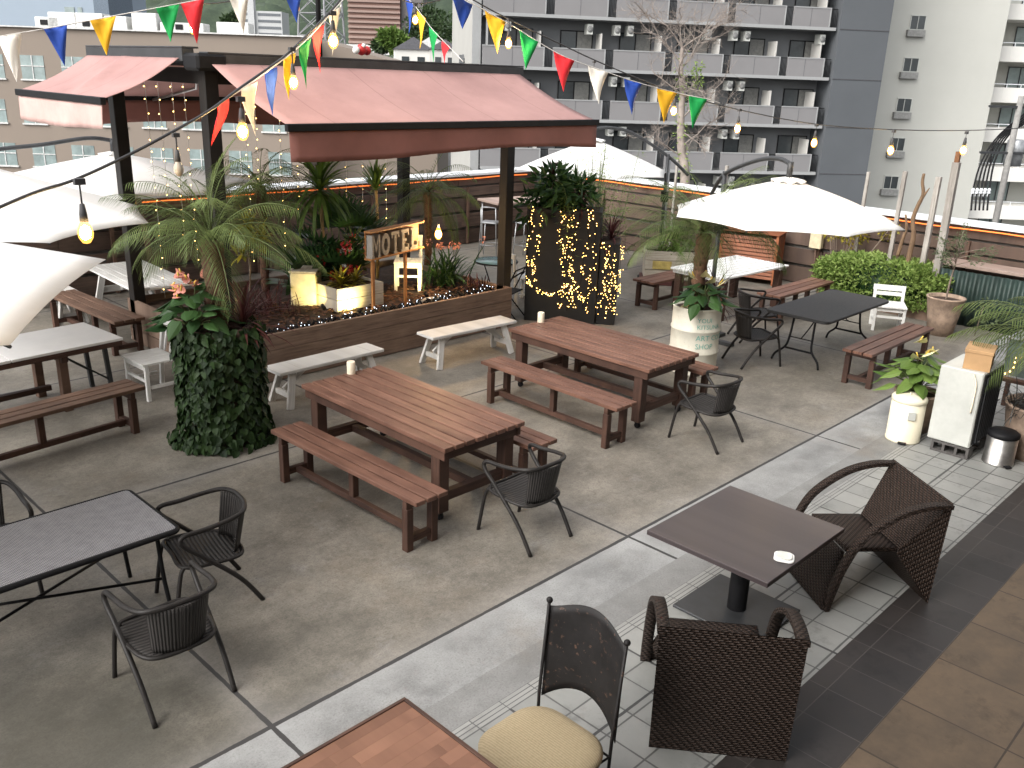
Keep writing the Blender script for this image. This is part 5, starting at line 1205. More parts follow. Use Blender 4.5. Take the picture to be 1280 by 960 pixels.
# ---- round teal table with two black chairs, by the right pergola post
p = W(620, 327, .7); t = thing('round_table', 'small round teal glass table behind the right pergola post', 'table', (p.x, p.y, 0))
m = MB(); m.lathe([(.001, .715), (.36, .715), (.36, .70), (.001, .70)], 28); m.build('glass_top', M_TGLASS, t); m = MB(); m.tube([(.372 * math.cos(k * .2618), .372 * math.sin(k * .2618), .705) for k in range(24)], .014, 6, closed=True); m.build('rim', M_BLACK, t)
for k in range(3): a = k * 2.094 + .4; m = MB(); m.tube([(.22 * math.cos(a), .22 * math.sin(a), .70), (.10 * math.cos(a), .10 * math.sin(a), .35), (.28 * math.cos(a), .28 * math.sin(a), 0)], .012, 6); m.build('leg', M_BLACK, t)
def foldchair(label, loc, rz):
    t = thing('folding_chair', label, 'chair', loc, rz, 'black folding chairs by the teal table')
    m = MB(); m.box((0, .02, .445), (.40, .38, .018)); m.build('seat', M_BLACK, t, bev=.006)
    for s in (-1, 1): m = MB(); m.tube([(s * .19, .24, 0), (s * .19, -.02, .44), (s * .19, -.20, .82)], .011, 6); m.build('long_leg', M_BLACK, t); m = MB(); m.tube([(s * .17, -.24, 0), (s * .17, .18, .44)], .011, 6); m.build('short_leg', M_BLACK, t)
    m = MB(); m.tube(spline([(-.19, -.15, .70), (-.10, -.22, .76), (.10, -.22, .76), (.19, -.15, .70)], 4), .014, 6); m.tube([(-.19, -.20, .82), (.19, -.20, .82)], .012, 6); m.build('back_rail', M_BLACK, t)
foldchair('black folding chair between the teal table and the tall black box', (p.x + .75, p.y - .38, 0), R(70)); foldchair('black folding chair half hidden at the left edge of the tall black box', (10.15, 9.92, 0), R(20))
# ---- bar counter with four steel stools at the rear fence
p = W(640, 249, 1.1); t = thing('bar_table', 'pinkish wooden bar table on thin steel legs at the back fence', 'table', (14.75, 14.05, 0), R(-12))
m = MB(); m.box((0, 0, 1.10), (1.9, .85, .05), ax=(1, 0, 0)); m.build('tabletop', W_COUNT, t, bev=.004)
for sx in (-1, 1):
    for sy in (-1, 1): m = MB(); m.tube([(sx * .85, sy * .36, 1.075), (sx * .85, sy * .36, 0)], .02, 6); m.build('leg', M_GREY, t)
def stool(label, loc, rz):
    t = thing('bar_stool', label, 'stool', loc, rz, 'steel bar stools')
    m = MB(); m.box((0, 0, .755), (.36, .36, .03)); m.build('seat', M_GREY, t, bev=.01)
    for s in (-1, 1): m = MB(); m.tube([(s * .2, .2, 0), (s * .16, .16, .74)], .013, 6); m.build('front_leg', M_GREY, t); m = MB(); m.tube([(s * .2, -.2, 0), (s * .165, -.165, .74), (s * .16, -.20, 1.08)], .013, 6); m.build('rear_leg', M_GREY, t)
    m = MB(); m.tube(spline([(-.16, -.2, 1.08), (0, -.25, 1.10), (.16, -.2, 1.08)], 4), .013, 6); m.build('back_rail', M_GREY, t)
    m = MB(); m.tube([(.19, .19, .28), (-.19, .19, .28), (-.19, -.19, .28), (.19, -.19, .28)], .009, 5, closed=True); m.build('foot_ring', M_GREY, t); return t
q = W(608, 318, 0); st_ = stool('leftmost steel bar stool at the back bar table', (13.45, 13.75, 0), R(-60))
dup(st_, (14.05, 13.25, 0), R(10), 'steel bar stool left of the right pergola post, at the bar table', 'steel bar stools'); dup(st_, (15.0, 13.15, 0), R(-10), 'steel bar stool just right of the right pergola post, at the bar table', 'steel bar stools'); dup(st_, (15.6, 13.05, 0), R(5), 'steel bar stool behind the left edge of the tall black box', 'steel bar stools')

# ================================================================ CANTILEVER UMBRELLAS
def umbrella(label, c, zap, zed, rad, rot, mast, joint=None, sides=8, sag=.05, vent=True, bowk=1.0):
    t = thing('cantilever_umbrella', label, 'umbrella', (c[0], c[1], 0), 0, 'white cantilever umbrellas')
    V8 = [V(rad * math.cos(rot + 2 * math.pi * k / sides), rad * math.sin(rot + 2 * math.pi * k / sides), zed) for k in range(sides)]; top = V(0, 0, zap)
    g = []; n = 12; ns = 8
    for a in range(n + 1):
        u = a / n; row = []
        for k in range(sides):
            for j in range(ns):
                w_ = j / ns; e = V8[k].lerp(V8[(k + 1) % sides], w_); p = top.lerp(e, u); bow = 4 * w_ * (1 - w_)
                p.z -= sag * math.sin(math.pi * u) * .9; p.z += .05 * bow * u * u * bowk; q = 1 - .05 * bowk * bow * u * u; row.append(V(p.x * q, p.y * q, p.z))
        row.append(row[0].copy()); g.append(row)
    m = MB(); m.sheet(g, .004); m.build('canopy', M_CANOPY, t)
    if vent:
        g = [[V((.21 * u + .01 * math.sin(a * 8)) * math.cos(a), (.21 * u + .01 * math.sin(a * 8)) * math.sin(a), zap + .022 - .055 * u + .018 * math.sin(a * sides) * u) for a in [2 * math.pi * k / 48 for k in range(49)]] for u in (.02, .4, .75, 1)]
        m = MB(); m.sheet(g, .004); m.build('vent_cap', M_CANOPY, t)
    for k in range(sides): m = MB(); m.tube([top + V(0, 0, -.10), top.lerp(V8[k], .5) + V(0, 0, -sag - .03), V8[k] + V(0, 0, -.015)], .011, 5); m.build('rib', M_DGREY, t)
    m = MB(); m.tube([top + V(0, 0, -.45), top + V(0, 0, .10)], .03, 8); m.build('hub', M_DGREY, t)
    mx = V(mast[0] - c[0], mast[1] - c[1], 0); hd = mx.normalized(); R_ = mx.length
    tip = top + V(0, 0, .17)
    jz = zap - .12 if joint is None else joint
    P = spline([tip, tip + hd * R_ * .18 + V(0, 0, .035), tip + hd * R_ * .5 + V(0, 0, -.05), V(mx.x, mx.y, jz) , V(mx.x, mx.y, jz) + hd * .42 + V(0, 0, -.34)], 8)
    m = MB(); m.tube(P, .030, 8); m.tube([tip + V(0, 0, .03), tip + V(0, 0, -.16)], .038, 8); m.build('arm', M_DGREY, t)
    m = MB(); m.tube([V(mx.x, mx.y, 0.05), V(mx.x, mx.y, jz + .04)], .033, 10); m.build('mast', M_DGREY, t)
    m = MB(); m.box((mx.x, mx.y, jz - .75), (.09, .11, .2)); m.tube([(mx.x, mx.y, jz - .75), (mx.x + .12, mx.y - .08, jz - .78)], .012, 6); m.build('crank', M_BLACK, t)
    m = MB(); m.box((mx.x, mx.y, .03), (.9, .10, .05)); m.box((mx.x, mx.y, .031), (.10, .9, .052)); m.build('cross_base', M_DGREY, t)
    return t
pm = WD(897, 300, 13.2); umbrella('white octagonal umbrella over the white drum, above the black folding table', (10.42, 5.42), 2.66, 2.19, 1.43, R(12), (pm.x, pm.y), 2.50, sag=-.03, bowk=.3)
pm = WD(832, 230, 17.0); umbrella('white umbrella at the back, between the wide awning and the bare tree', (13.35, 10.95), 2.68, 2.10, 1.48, R(10), (pm.x, pm.y), 2.40, sag=-.02, bowk=.3)
pa = WD(141, 186, 13.4); umbrella('white umbrella at the left rear, behind the left pergola post', (pa.x, pa.y), pa.z - .05, pa.z - .50, 2.0, R(-24), (pa.x - 1.75, pa.y + .5), pa.z - .06, sag=-.02, bowk=.4)
umbrella('white umbrella in the left middle, between the front corner umbrella and the rear one', (2.85, 10.65), 2.72, 2.12, 1.75, R(3), (1.2, 11.9), sag=0, bowk=.5)
umbrella('large white umbrella cut by the left edge of the photo, nearest the front', (.406, 7.16), 2.95, 2.30, 2.3, R(-4), (-1.6, 8.8), sides=6, bowk=.35, sag=0)
p = W(36, 374, 0); t = thing('umbrella_weight', 'round white concrete weight on the floor under the left umbrellas', 'weight', (p.x, p.y, 0))
m = MB(); m.lathe([(.001, 0), (.34, 0), (.36, .03), (.35, .30), (.30, .34), (.001, .34)], 28); m.build('body', M_WHITE, t)

# ================================================================ WHITE DRUM AND ITS PLANTS
t = thing('oil_drum', 'cream painted oil drum with faded teal lettering used as a palm pot', 'drum', (10.16, 6.36, 0))
m = MB(); r_ = .325; m.lathe([(.001, 0), (r_, 0), (r_ + .006, .012), (r_, .025), (r_, .28), (r_ + .012, .295), (r_ + .012, .31), (r_, .325), (r_, .59), (r_ + .012, .605), (r_ + .012, .62), (r_, .635), (r_, .89), (r_ + .008, .90), (r_ + .008, .915), (r_ - .015, .915), (r_ - .018, .86), (.001, .86)], 40); m.build('body', M_BARREL, t)
m = MB(); m.lathe([(.001, .865), (r_ - .02, .865)], 24); m.build('soil', M_SOIL, t)
def drumtext(s, z, size, a0):
    cu = bpy.data.curves.new('lettering', 'FONT'); cu.body = s; cu.size = size; cu.resolution_u = 2; o = bpy.data.objects.new('tmp', cu); COL.objects.link(o)
    bpy.context.view_layer.update(); me = bpy.data.meshes.new_from_object(o.evaluated_get(bpy.context.evaluated_depsgraph_get())); COL.objects.unlink(o); bpy.data.objects.remove(o)
    import bmesh; bm = bmesh.new(); bm.from_mesh(me); bmesh.ops.subdivide_edges(bm, edges=[e for e in bm.edges if e.calc_length() > .02], cuts=2); bm.to_mesh(me); bm.free()
    for v in me.vertices: a = a0 + v.co.x / r_; z_ = z + v.co.y; v.co = V((r_ + .0035) * math.cos(a), (r_ + .0035) * math.sin(a), z_)
    me.materials.clear(); me.materials.append(M_TEAL); o = bpy.data.objects.new('lettering', me); COL.objects.link(o); o.parent = t; return o
a0 = math.atan2(-6.36, -10.16) + .05
drumtext('YOUI', .745, .085, a0); drumtext('KITSUNA', .655, .085, a0); drumtext('ART COOM', .50, .10, a0); drumtext('SHOP', .385, .10, a0)
t = plant('pygmy_palm', 'feathery palm with rough brown trunk growing from the cream drum', 'palm', (10.24, 6.44, .86), 'feather palms')
m = MB(); trunk(m, (0, 0, 0), (.02, .0, .98), .08, .10); m.build('trunk', M_TRUNK, t)
m = MB(); s_ = MB(); pinnate(m, s_, (.02, 0, 1.02), 26, 1.30, .30, (80, 8), 1.2, 40, .009); m.build('crown', L_PALM, t); s_.build('frond_stem', M_STEM, t)
t = plant('anthurium', 'white flowered anthurium with big dark leaves hanging over the cream drum rim', 'plant', (10.04, 6.22, .87), 'anthuriums')
m = MB(); s_ = MB(); aroid(m, s_, (0, 0, 0), 26, .25, .18, .34, .27); m.build('leaf', L_DARK, t); s_.build('petiole', M_STEM, t)
for a, x, y, z in ((4.2, -.02, -.08, .40), (3.6, .02, .0, .46), (5.0, .10, -.14, .36), (2.8, -.10, .08, .44), (4.0, -.2, .14, .06)): blooms(t, [((x, y, z), .17, .14, a, .5)], F_CREAM)
t = plant('cordyline', 'dark narrow leaved spiky plant on the right of the cream drum rim', 'plant', (10.38, 6.24, .87), 'maroon cordylines')
m = MB(); rosette(m, (0, 0, .05), 60, .48, .017, (85, -15), 1.0); m.build('leaf', L_RED, t); m = MB(); leafball(m, (-.02, -.1, .12), .08, 40, .05, .02); m.build('small_flower', F_PINK, t)

# ================================================================ RIGHT REAR CORNER
cr = crate('faded wooden crate planter with a yellow patch under the rear umbrella', (14.55, 9.75, .12), R(-50), 1.15, .6, .55, 3)
m = MB(); m.box((-.25, -.313, .28), (.36, .006, .16)); m.build('yellow_patch', paint('faded_yellow_paint', (.40, .31, .10), .8, 0, .35, 9), cr)
m = MB(); m.box((0, 0, -.06), (1.25, .65, .10)); m.build('base_board', wood('maroon_pallet', (.12, .04, .035), (.05, .02, .018)), cr)
t = plant('leafy_bush', 'green palm like bush growing in the faded crate planter', 'plant', (14.65, 9.85, .55))
m = MB(); s_ = MB(); pinnate(m, s_, (0, 0, .30), 24, 1.0, .25, (85, 10), 1.2); s_.tube([(0, 0, 0), (0, 0, .27)], .04, 6)
for k in range(4): leafball(m, (rng.uniform(-.35, .35), rng.uniform(-.2, .2), .25), .2, 70, .10, .05)
m.build('leaf', L_MID, t); s_.build('stem', M_STEM, t)
def cabinet(label, loc, rz, wd, dp, h):
    t = thing('slatted_cover', label, 'cabinet', loc, rz)
    for sx in (-1, 1):
        for sy in (-1, 1): m = MB(); m.box((sx * (wd / 2 - .025), sy * (dp / 2 - .025), h / 2), (.05, .05, h)); m.build('corner_post', W_RED, t, bev=.003)
    n = 11
    for sy in (-1, 1):
        m = MB()
        for k in range(n): z = .10 + (h - .16) * (k + .5) / n; m.box((0, sy * (dp / 2 - .02), z), (wd - .104, .018, (h - .16) / n * .82), Matrix.Rotation(R(-18 * sy * -1), 3, 'X'))
        m.build('slat_panel', W_RED, t)
    for sx in (-1, 1): m = MB(); m.box((sx * (wd / 2 - .02), 0, h / 2 + .03), (.016, dp - .104, h - .14), ax=(0, 0, 1)); m.build('side_panel', W_RED, t)
    m = MB(); m.box((0, 0, h + .0125), (wd + .04, dp + .04, .025)); m.build('lid', W_RED, t, bev=.004)
cabinet('reddish wooden slatted cover cabinet against the fence behind the white slatted table', (16.05, 8.95, 0), R(-75), 1.15, .55, .98)
t = thing('meter_box', 'small cream electric box fixed to the fence by the hedge', 'box', (XF - .12, 7.82, .80))
m = MB(); m.box((0, 0, .12), (.12, .24, .30)); m.build('case', paint('cream_plastic', (.55, .48, .33), .5), t, bev=.012); m = MB(); m.tube([(0, .0, -.03), (.02, -.02, -.4), (.03, 0, -.78)], .02, 6); m.build('conduit', W_DUSK, t)
# hedge in a low planter
t = thing('hedge', 'rounded light green hedge in front of the fence, below the grey poles', 'hedge', (15.95, 6.18, 0))
m = MB(); m.box((0, 0, .14), (.62, 2.2, .28)); m.build('planter_trough', W_PLANT, t); m = MB(); core = MB()
def hs(u, v): return
for k in range(11000):
    th = rng.random() * 6.283; ph = math.acos(rng.uniform(-.35, 1)); d = V(math.sin(ph) * math.cos(th), math.sin(ph) * math.sin(th), math.cos(ph)); ex = lambda q: math.copysign(abs(q) ** .65, q)
    lump = 1 + .12 * noise.noise(V(d.x * 3, d.y * 4, d.z * 3)) + .07 * noise.noise(V(d.x * 9, d.y * 10, d.z * 9)); q = rng.uniform(.86, 1.03) * lump
    p = V(ex(d.x) * .50 * q, ex(d.y) * 1.22 * q, .42 + ex(d.z) * .48 * q); ld = (d * .6 + V(rng.gauss(0, .6), rng.gauss(0, .6), rng.gauss(0, .5))).normalized(); s = ld.orthogonal().normalized(); s = Matrix.Rotation(rng.random() * 6.28, 3, ld) @ s
    m.kite(p, ld, s, .075, .045, .012)
m.build('foliage', L_HEDGE, t)
for k in range(260):
    pass
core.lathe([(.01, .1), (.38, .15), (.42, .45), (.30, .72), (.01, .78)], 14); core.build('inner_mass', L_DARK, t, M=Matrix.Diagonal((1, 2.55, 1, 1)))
t = plant('light_shrub', 'sparse yellow green shrub behind the hedge under the umbrella edge', 'plant', (16.1, 7.15, .3)); m = MB(); s_ = MB()
for k in range(12):
    q = V(rng.gauss(0, .15), rng.gauss(0, .30), rng.uniform(.8, 1.25)); s_.tube([(0, q.y * .3, 0), q], .006, 4); leafball(m, q, .16, 60, .075, .04)
m.build('leaf', L_YEL, t); s_.build('stem', M_BARK, t)
# poles along the hedge
PL = [(1069, 322, 1086, 215, 16.25, .028, 'thin grey pole at the left end of the hedge'), (1113, 318, 1132, 214, 16.0, .034, 'thin weathered pole with dark top, rising from the middle of the hedge'), (1156, 328, 1174, 221, 15.9, .042, 'square weathered pole left of the tallest one, above the hedge'), (1178, 330, 1196, 203, 15.8, .055, 'thick pale pole with a rusty top, the tallest above the hedge'),
      (897, 290, 909, 207, 16.3, .03, 'grey pole behind the curved arm of the drum umbrella'), (833, 300, 836, 200, 15.6, .032, 'grey steel pole beside the mast of the rear umbrella'), (843, 260, 847, 200, 16.4, .024, 'thin grey pole right of the mast of the rear umbrella')]
for x0, y0, x1, y1, X, r_p, lab in PL:
    a = WX(x0, y0, X); b_ = WX(x1, y1, X); a = V(X, (a.y + b_.y) / 2 + .02, .0); b_ = V(X, b_.y, b_.z)
    t = thing('upright_pole', lab, 'pole', (a.x, a.y, 0), 0, 'upright poles along the fence'); m = MB(); m.beam((0, 0, 0), b_ - a, r_p * 2, r_p * 2, (1, 0, 0)); m.build('shaft', W_GREY if X != 15.6 else M_GREY, t, bev=.004)
    if lab.endswith('tallest above the hedge'): m = MB(); m.box(b_ - a + V(0, 0, .06), (.07, .07, .22)); m.build('rusty_cap', paint('rusty_iron', (.16, .075, .035), .9, 0, .4, 20), t)
a = WX(1136, 322, 15.95); t = thing('driftwood_branch', 'forked driftwood branch standing in the hedge between the poles', 'branch', (15.95, a.y, 0)); rp = lambda x, y: WX(x, y, 15.95) - V(15.95, a.y, 0)
m = MB(); m.tube(spline([(0, .03, .1), rp(1137, 318), rp(1142, 295), rp(1141, 275), rp(1147, 258), rp(1154, 243), rp(1153, 228), rp(1155, 217)], 4), [.05 - .0009 * k for k in range(29)], 8); m.tube(spline([rp(1149, 253), rp(1156, 243), rp(1162, 235)], 4), [.03, .03, .026, .024, .02, .016, .012, .010, .008], 7); m.tube(spline([rp(1122, 320), rp(1128, 300), rp(1133, 285), rp(1132, 268)], 4), [.035 - .0015 * k for k in range(13)], 7); m.build('branch', wood('driftwood_brown', (.26, .17, .10), (.12, .075, .045), .8), t)
# counter, corrugated sheet, potted olive
t = thing('wall_counter', 'pinkish wooden counter shelf against the right hand fence', 'counter', (16.25, 4.2, 0))
m = MB(); m.box((0, 0, .96), (.55, 2.5, .05), ax=(0, 1, 0)); m.build('top', W_COUNT, t, bev=.004)
for y in (-.55, 1.1): m = MB(); m.box((-.24, y, .60 if y < 0 else .465), (.06, .06, 1.2 if y < 0 else .93)); m.build('post', W_GREY, t)
t = thing('corrugated_sheet', 'dark green corrugated sheet standing below the wall counter', 'panel', (15.80, 4.25, 0)); g = []
for a in range(3): g.append([V(.022 * math.sin(b_ * .9), -1.3 + 2.3 * b_ / 120, .01 + .90 * a / 2) for b_ in range(121)])
m = MB(); m.sheet(g, .003); m.build('sheet', M_CORR, t)
def tpot(label, loc, r0, r1, h, mat=M_TERRA, grp=None):
    t = thing('clay_pot', label, 'pot', loc, 0, grp); m = MB(); m.lathe([(.001, 0), (r0, 0), (r0 + (r1 - r0) * .5, h * .5), (r1, h - .03), (r1 + .012, h - .02), (r1 + .010, h), (r1 - .025, h), (r1 - .03, h - .06), (.001, h - .06)], 30); m.build('body', mat, t); m = MB(); m.lathe([(.001, h - .055), (r1 - .03, h - .055)], 20); m.build('soil', M_SOIL, t); return t
tpot('tall pale clay pot holding the small olive tree by the corrugated sheet', (14.95, 4.78, 0), .19, .285, .62)
t = plant('olive_tree', 'small olive tree with thin stem in the tall pale clay pot', 'tree', (14.95, 4.78, .56)); s_ = MB(); m = MB()
s_.tube(spline([(0, 0, 0), (.03, .0, .3), (.05, -.02, .6), (.02, -.03, .85)], 4), [.018 - .0008 * k for k in range(13)], 7)
for k in range(14):
    b_ = V(.04, -.02, .5 + .025 * k); d = V(rng.gauss(0, .7), rng.gauss(0, .7), rng.uniform(.2, 1)).normalized() * rng.uniform(.25, .5)
    if k in (3, 7, 10): d = V(.30, -.42, .10) * rng.uniform(.8, 1.1)
    s_.tube([b_, b_ + d * .5 + V(0, 0, .03), b_ + d], [.008, .005, .003], 5)
    for j in range(34): u = rng.uniform(.3, 1.05); p = b_ + d * u + V(rng.gauss(0, .03), rng.gauss(0, .03), rng.gauss(0, .03)); q = (d.normalized() + V(rng.gauss(0, .6), rng.gauss(0, .6), rng.gauss(0, .6))).normalized(); m.kite(p, q, q.orthogonal().normalized(), .065, .018, .01)
s_.build('trunk', M_BARK, t); m.build('crown', L_OLIVE, t)
t = plant('low_shrub', 'grey green seedling leaning out behind the tall clay pot', 'plant', (15.3, 4.35, 0)); m = MB(); s_ = MB(); s_.tube([(0, 0, 0), (0, -.04, .5)], .008, 5)
for k in range(3): leafball(m, (rng.gauss(0, .06), rng.gauss(-.04, .08), .3 + .13 * k), .10, 30, .09, .035)
m.build('leaf', L_OLIVE, t); s_.build('stem', M_BARK, t)

# ================================================================ RIGHT FOREGROUND GROUP
t = thing('pedal_bin', 'tall cream pedal bin standing on the apron beside the grey cabinet', 'bin', (9.87, 3.33, 0), R(200))
m = MB(); m.lathe([(.001, .0), (.185, .0), (.187, .02), (.182, .03), (.182, .46), (.001, .46)], 32); m.build('body', M_CREAM, t); m = MB(); m.lathe([(.184, .462), (.19, .47), (.19, .50), (.17, .525), (.08, .54), (.001, .542)], 32); m.tube([(-.03, 0, .54), (-.02, 0, .556), (.02, 0, .556), (.03, 0, .54)], .006, 6); m.build('lid', M_CREAM, t); m = MB(); m.box((.20, 0, .02), (.07, .09, .012)); m.build('pedal', M_BLACK, t, bev=.003); m = MB(); m.box((.178, .05, .34), (.02, .08, .09), Matrix.Rotation(R(16), 3, 'Z')); m.build('emblem', M_OFFW, t)
t = thing('pedal_bin', 'small shiny steel bin with black lid in front of the big clay pot', 'bin', (10.0, 2.36, 0), R(230))
m = MB(); m.lathe([(.001, .0), (.155, .0), (.157, .015), (.152, .02), (.152, .30), (.001, .30)], 32); m.build('body', M_STEEL, t); m = MB(); m.lathe([(.153, .302), (.16, .31), (.16, .345), (.13, .365), (.001, .37)], 32); m.build('lid', M_BLACK, t); m = MB(); m.box((.17, 0, .02), (.06, .07, .01)); m.build('pedal', M_BLACK, t)
# grey cabinet on concrete blocks: front face towards -x
fx = (W(1160, 562, 0) + W(1204, 578, 0)) / 2
t = thing('outdoor_unit', 'off white metal unit with black grille side standing on concrete blocks', 'appliance', (9.78, 2.83, .13), R(0))
m = MB(); m.box((.34, 0, .42), (.66, .44, .84)); m.build('casing', M_OFFW, t, bev=.012)
m = MB(); m.box((.35, -.228, .42), (.58, .014, .78)); m.build('grille_panel', M_BLACK, t); m = MB()
for k in range(9): m.box((.10 + k * .062, -.242, .42), (.012, .012, .74))
m.build('grille_bar', M_DGREY, t); m = MB(); m.tube(spline([(-.001, -.12, .82), (-.012, -.17, .70), (-.012, -.17, .4)], 5), .008, 6); m.build('beige_cable', M_CANDLE, t)
def cblock(label, loc, rz):
    t = thing('concrete_block', label, 'block', loc, rz, 'concrete blocks under the white unit'); m = MB(); m.box((0, 0, .012), (.39, .15, .024)); m.box((0, 0, .113), (.39, .15, .024))
    for x in (-.182, -.065, .065, .182): m.box((x, 0, .0625), (.028, .15, .077))
    m.build('block', M_BLOCK, t)
cblock('concrete block under the front edge of the white unit', (9.87, 2.80, 0), R(90)); cblock('concrete block under the rear edge of the white unit', (10.30, 2.80, 0), R(90))
p = (10.04, 2.76, .972); t = thing('cardboard_box', 'lidded brown cardboard box on top of the off white unit', 'box', p, R(12))
m = MB(); m.box((0, 0, .09), (.36, .26, .18)); m.build('carton', M_CARD, t); m = MB(); m.box((0, 0, .198), (.375, .275, .035)); m.build('lid', M_CARD, t, bev=.002)
tpot('brown clay pot with the white anthurium, between the cream bin and the unit', (10.30, 3.40, 0), .19, .25, .46, M_TERRA)
t = plant('anthurium', 'white flowered anthurium in the brown clay pot beside the cream bin', 'plant', (10.28, 3.42, .40), 'anthuriums')
m = MB(); s_ = MB(); aroid(m, s_, (0, 0, 0), 44, .24, .17, .42, .34); m.build('leaf', L_MID, t); s_.build('petiole', M_STEM, t)
for a, x, y, z in ((4.0, .02, .08, .62), (3.4, .06, -.08, .52), (4.8, -.02, -.02, .50), (3.0, -.1, .0, .46)): blooms(t, [((x, y, z), .18, .15, a, .4)], F_CREAM)
tpot('large clay pot at the right edge of the photo with a palm trunk', (10.53, 2.14, 0), .31, .39, .58, M_TERRA)
t = plant('pygmy_palm', 'palm with shaggy trunk in the large clay pot at the right edge', 'palm', (10.55, 2.14, .5), 'feather palms'); m = MB(); trunk(m, (0, 0, 0), (.03, .0, .78), .07, .085); m.build('trunk', M_TRUNK, t); m = MB(); s_ = MB(); pinnate(m, s_, (.03, 0, .82), 30, 1.15, .30, (60, -5), 1.15); m.build('crown', L_PALM, t); s_.build('frond_stem', M_STEM, t)
t = plant('dark_grass', 'dark drooping grass spilling from the large clay pot at the right edge', 'plant', (10.42, 2.22, .5)); m = MB()
for k in range(150): m.strap((rng.gauss(0, .13), rng.gauss(0, .13), 0), rng.random() * 6.28, R(rng.uniform(20, 85)), rng.uniform(.25, .5), .013, rng.uniform(1, 2.4), 5)
m.build('blade', paint('near_black_blade', (.014, .014, .012), .5, 0, .4, 20), t)
# glass lantern case with warm garland, on a low dark stool
t = thing('plant_stand', 'dark wooden stand under the glass lantern case at the right edge', 'stand', (11.75, 2.72, 0)); m = MB(); m.box((0, 0, .50), (.66, .5, .04)); m.build('shelf', W_DARK, t)
for sx in (-1, 1):
    for sy in (-1, 1): m = MB(); m.box((sx * .28, sy * .2, .24), (.05, .05, .48)); m.build('leg', W_DARK, t)
t = thing('glass_case', 'glass lantern case draped with a warm fairy light garland at the right edge', 'lantern', (11.75, 2.72, .522)); m = MB()
fr = [(sx * .24, sy * .17) for sx, sy in ((-1, -1), (1, -1), (1, 1), (-1, 1))]
for x, y in fr: m.box((x, y, .24), (.018, .018, .48))
for z in (.01, .47):
    for i in range(4): a, b_ = fr[i], fr[(i + 1) % 4]; m.beam((a[0], a[1], z), (b_[0], b_[1], z), .016, .018)
m.build('case_frame', M_GREY, t); m = MB(); m.box((0, 0, .24), (.47, .33, .45)); m.build('pane', paint('greenish_case_glass', (.10, .13, .12), .15, 0, .3, 4), t)
m = MB(); s_ = MB(); P = spline([(-.26, .12, .02), (-.27, .0, .25), (-.25, -.10, .47), (-.1, -.18, .50), (.1, .1, .51), (.26, -.12, .49), (.27, -.18, .25)], 8); s_.tube(P, .005, 4)
for p in P[::2]: m.ball(p + V(rng.gauss(0, .015), rng.gauss(0, .015), .012), .011, 6)
s_.build('garland_wire', M_CANE, t); x_ = m.build('garland_bulb', E_FAIRY, t)

# ================================================================ BUNTING AND STRING LIGHTS
def bunting(label, pts, flags, h, names):
    # pts: world points along the cord; flags: (pixel left x, pixel right x) pairs expressed as fractions along the cord
    o = Vector(pts[0]); t = thing('bunting', label, 'bunting', o, 0, 'pennant bunting strings'); m = MB(); P = spline([Vector(p) - o for p in pts], 8); m.tube(P, .004, 5); m.build('cord', M_ROPE, t)
    L = [0]
    for k in range(1, len(P)): L.append(L[-1] + (P[k] - P[k - 1]).length)
    def at(s):
        for k in range(1, len(P)):
            if L[k] >= s: return P[k - 1].lerp(P[k], (s - L[k - 1]) / max(1e-9, L[k] - L[k - 1]))
        return P[-1].copy()
    for (s0, s1, hh), c in zip(flags, names):
        a, b_ = at(s0 * L[-1]), at(s1 * L[-1]); hd = V((b_ - a).x, (b_ - a).y, 0).normalized(); nn = V(-hd.y, hd.x, 0); tip = (a + b_) / 2 + V(0, 0, -hh) + nn * rng.uniform(-.05, .05) + hd * rng.uniform(-.02, .03)
        g = []; n = 8
        for i in range(n + 1):
            u = i / n; l = a.lerp(tip, u); r2 = b_.lerp(tip, u); g.append([l.lerp(r2, j / 4) + nn * (.024 * math.sin(u * 4 + j * 1.3 + hh * 40) * (1 - u) + .05 * u * u * math.sin(hh * 97 + s0 * 60)) + V(0, 0, -.004) for j in range(5)])
        m = MB(); m.sheet(g, .0015); f = m.build('flag', FLAG[c], t); f['label'] = c + ' pennant'
    return t
def frac(P, xs):
    # helper: fractions along a straight-ish cord for pixel x positions (cord given as pixel points with depth)
    Q = spline([WD(*p) for p in P], 8); px = []
    for q in Q:
        v = q - C0; px.append(640 + FPX * v.dot(RT) / v.dot(FW))
    L = [0]
    for k in range(1, len(Q)): L.append(L[-1] + (Q[k] - Q[k - 1]).length)
    out = []
    for x in xs:
        for k in range(1, len(Q)):
            lo, hi = sorted((px[k - 1], px[k]))
            if lo <= x <= hi: w_ = (x - px[k - 1]) / (px[k] - px[k - 1]); out.append((L[k - 1] + w_ * (L[k] - L[k - 1])) / L[-1]); break
        else: out.append(0 if abs(x - px[0]) < abs(x - px[-1]) else 1)
    return out
def hang(label, P, spec):
    xs = [v for s in spec for v in s[:2]]; fr = frac(P, xs); bunting(label, [WD(*p) for p in P], [(fr[2 * i], fr[2 * i + 1], s[2]) for i, s in enumerate(spec)], .3, [s[3] for s in spec])
hang('bunting string crossing the upper left corner in front of the pergola', [(-40, 52, 6.8), (55, 36, 7.0), (120, 24, 7.1), (200, 9, 7.2), (265, -3, 7.3), (330, -12, 7.4), (420, -22, 7.5)],
     [(-4, 27, .34, 'white'), (55, 84, .29, 'blue'), (113, 145, .28, 'yellow'), (195, 224, .27, 'green'), (226, 255, .32, 'red'), (285, 311, .30, 'white'), (352, 378, .27, 'blue')])
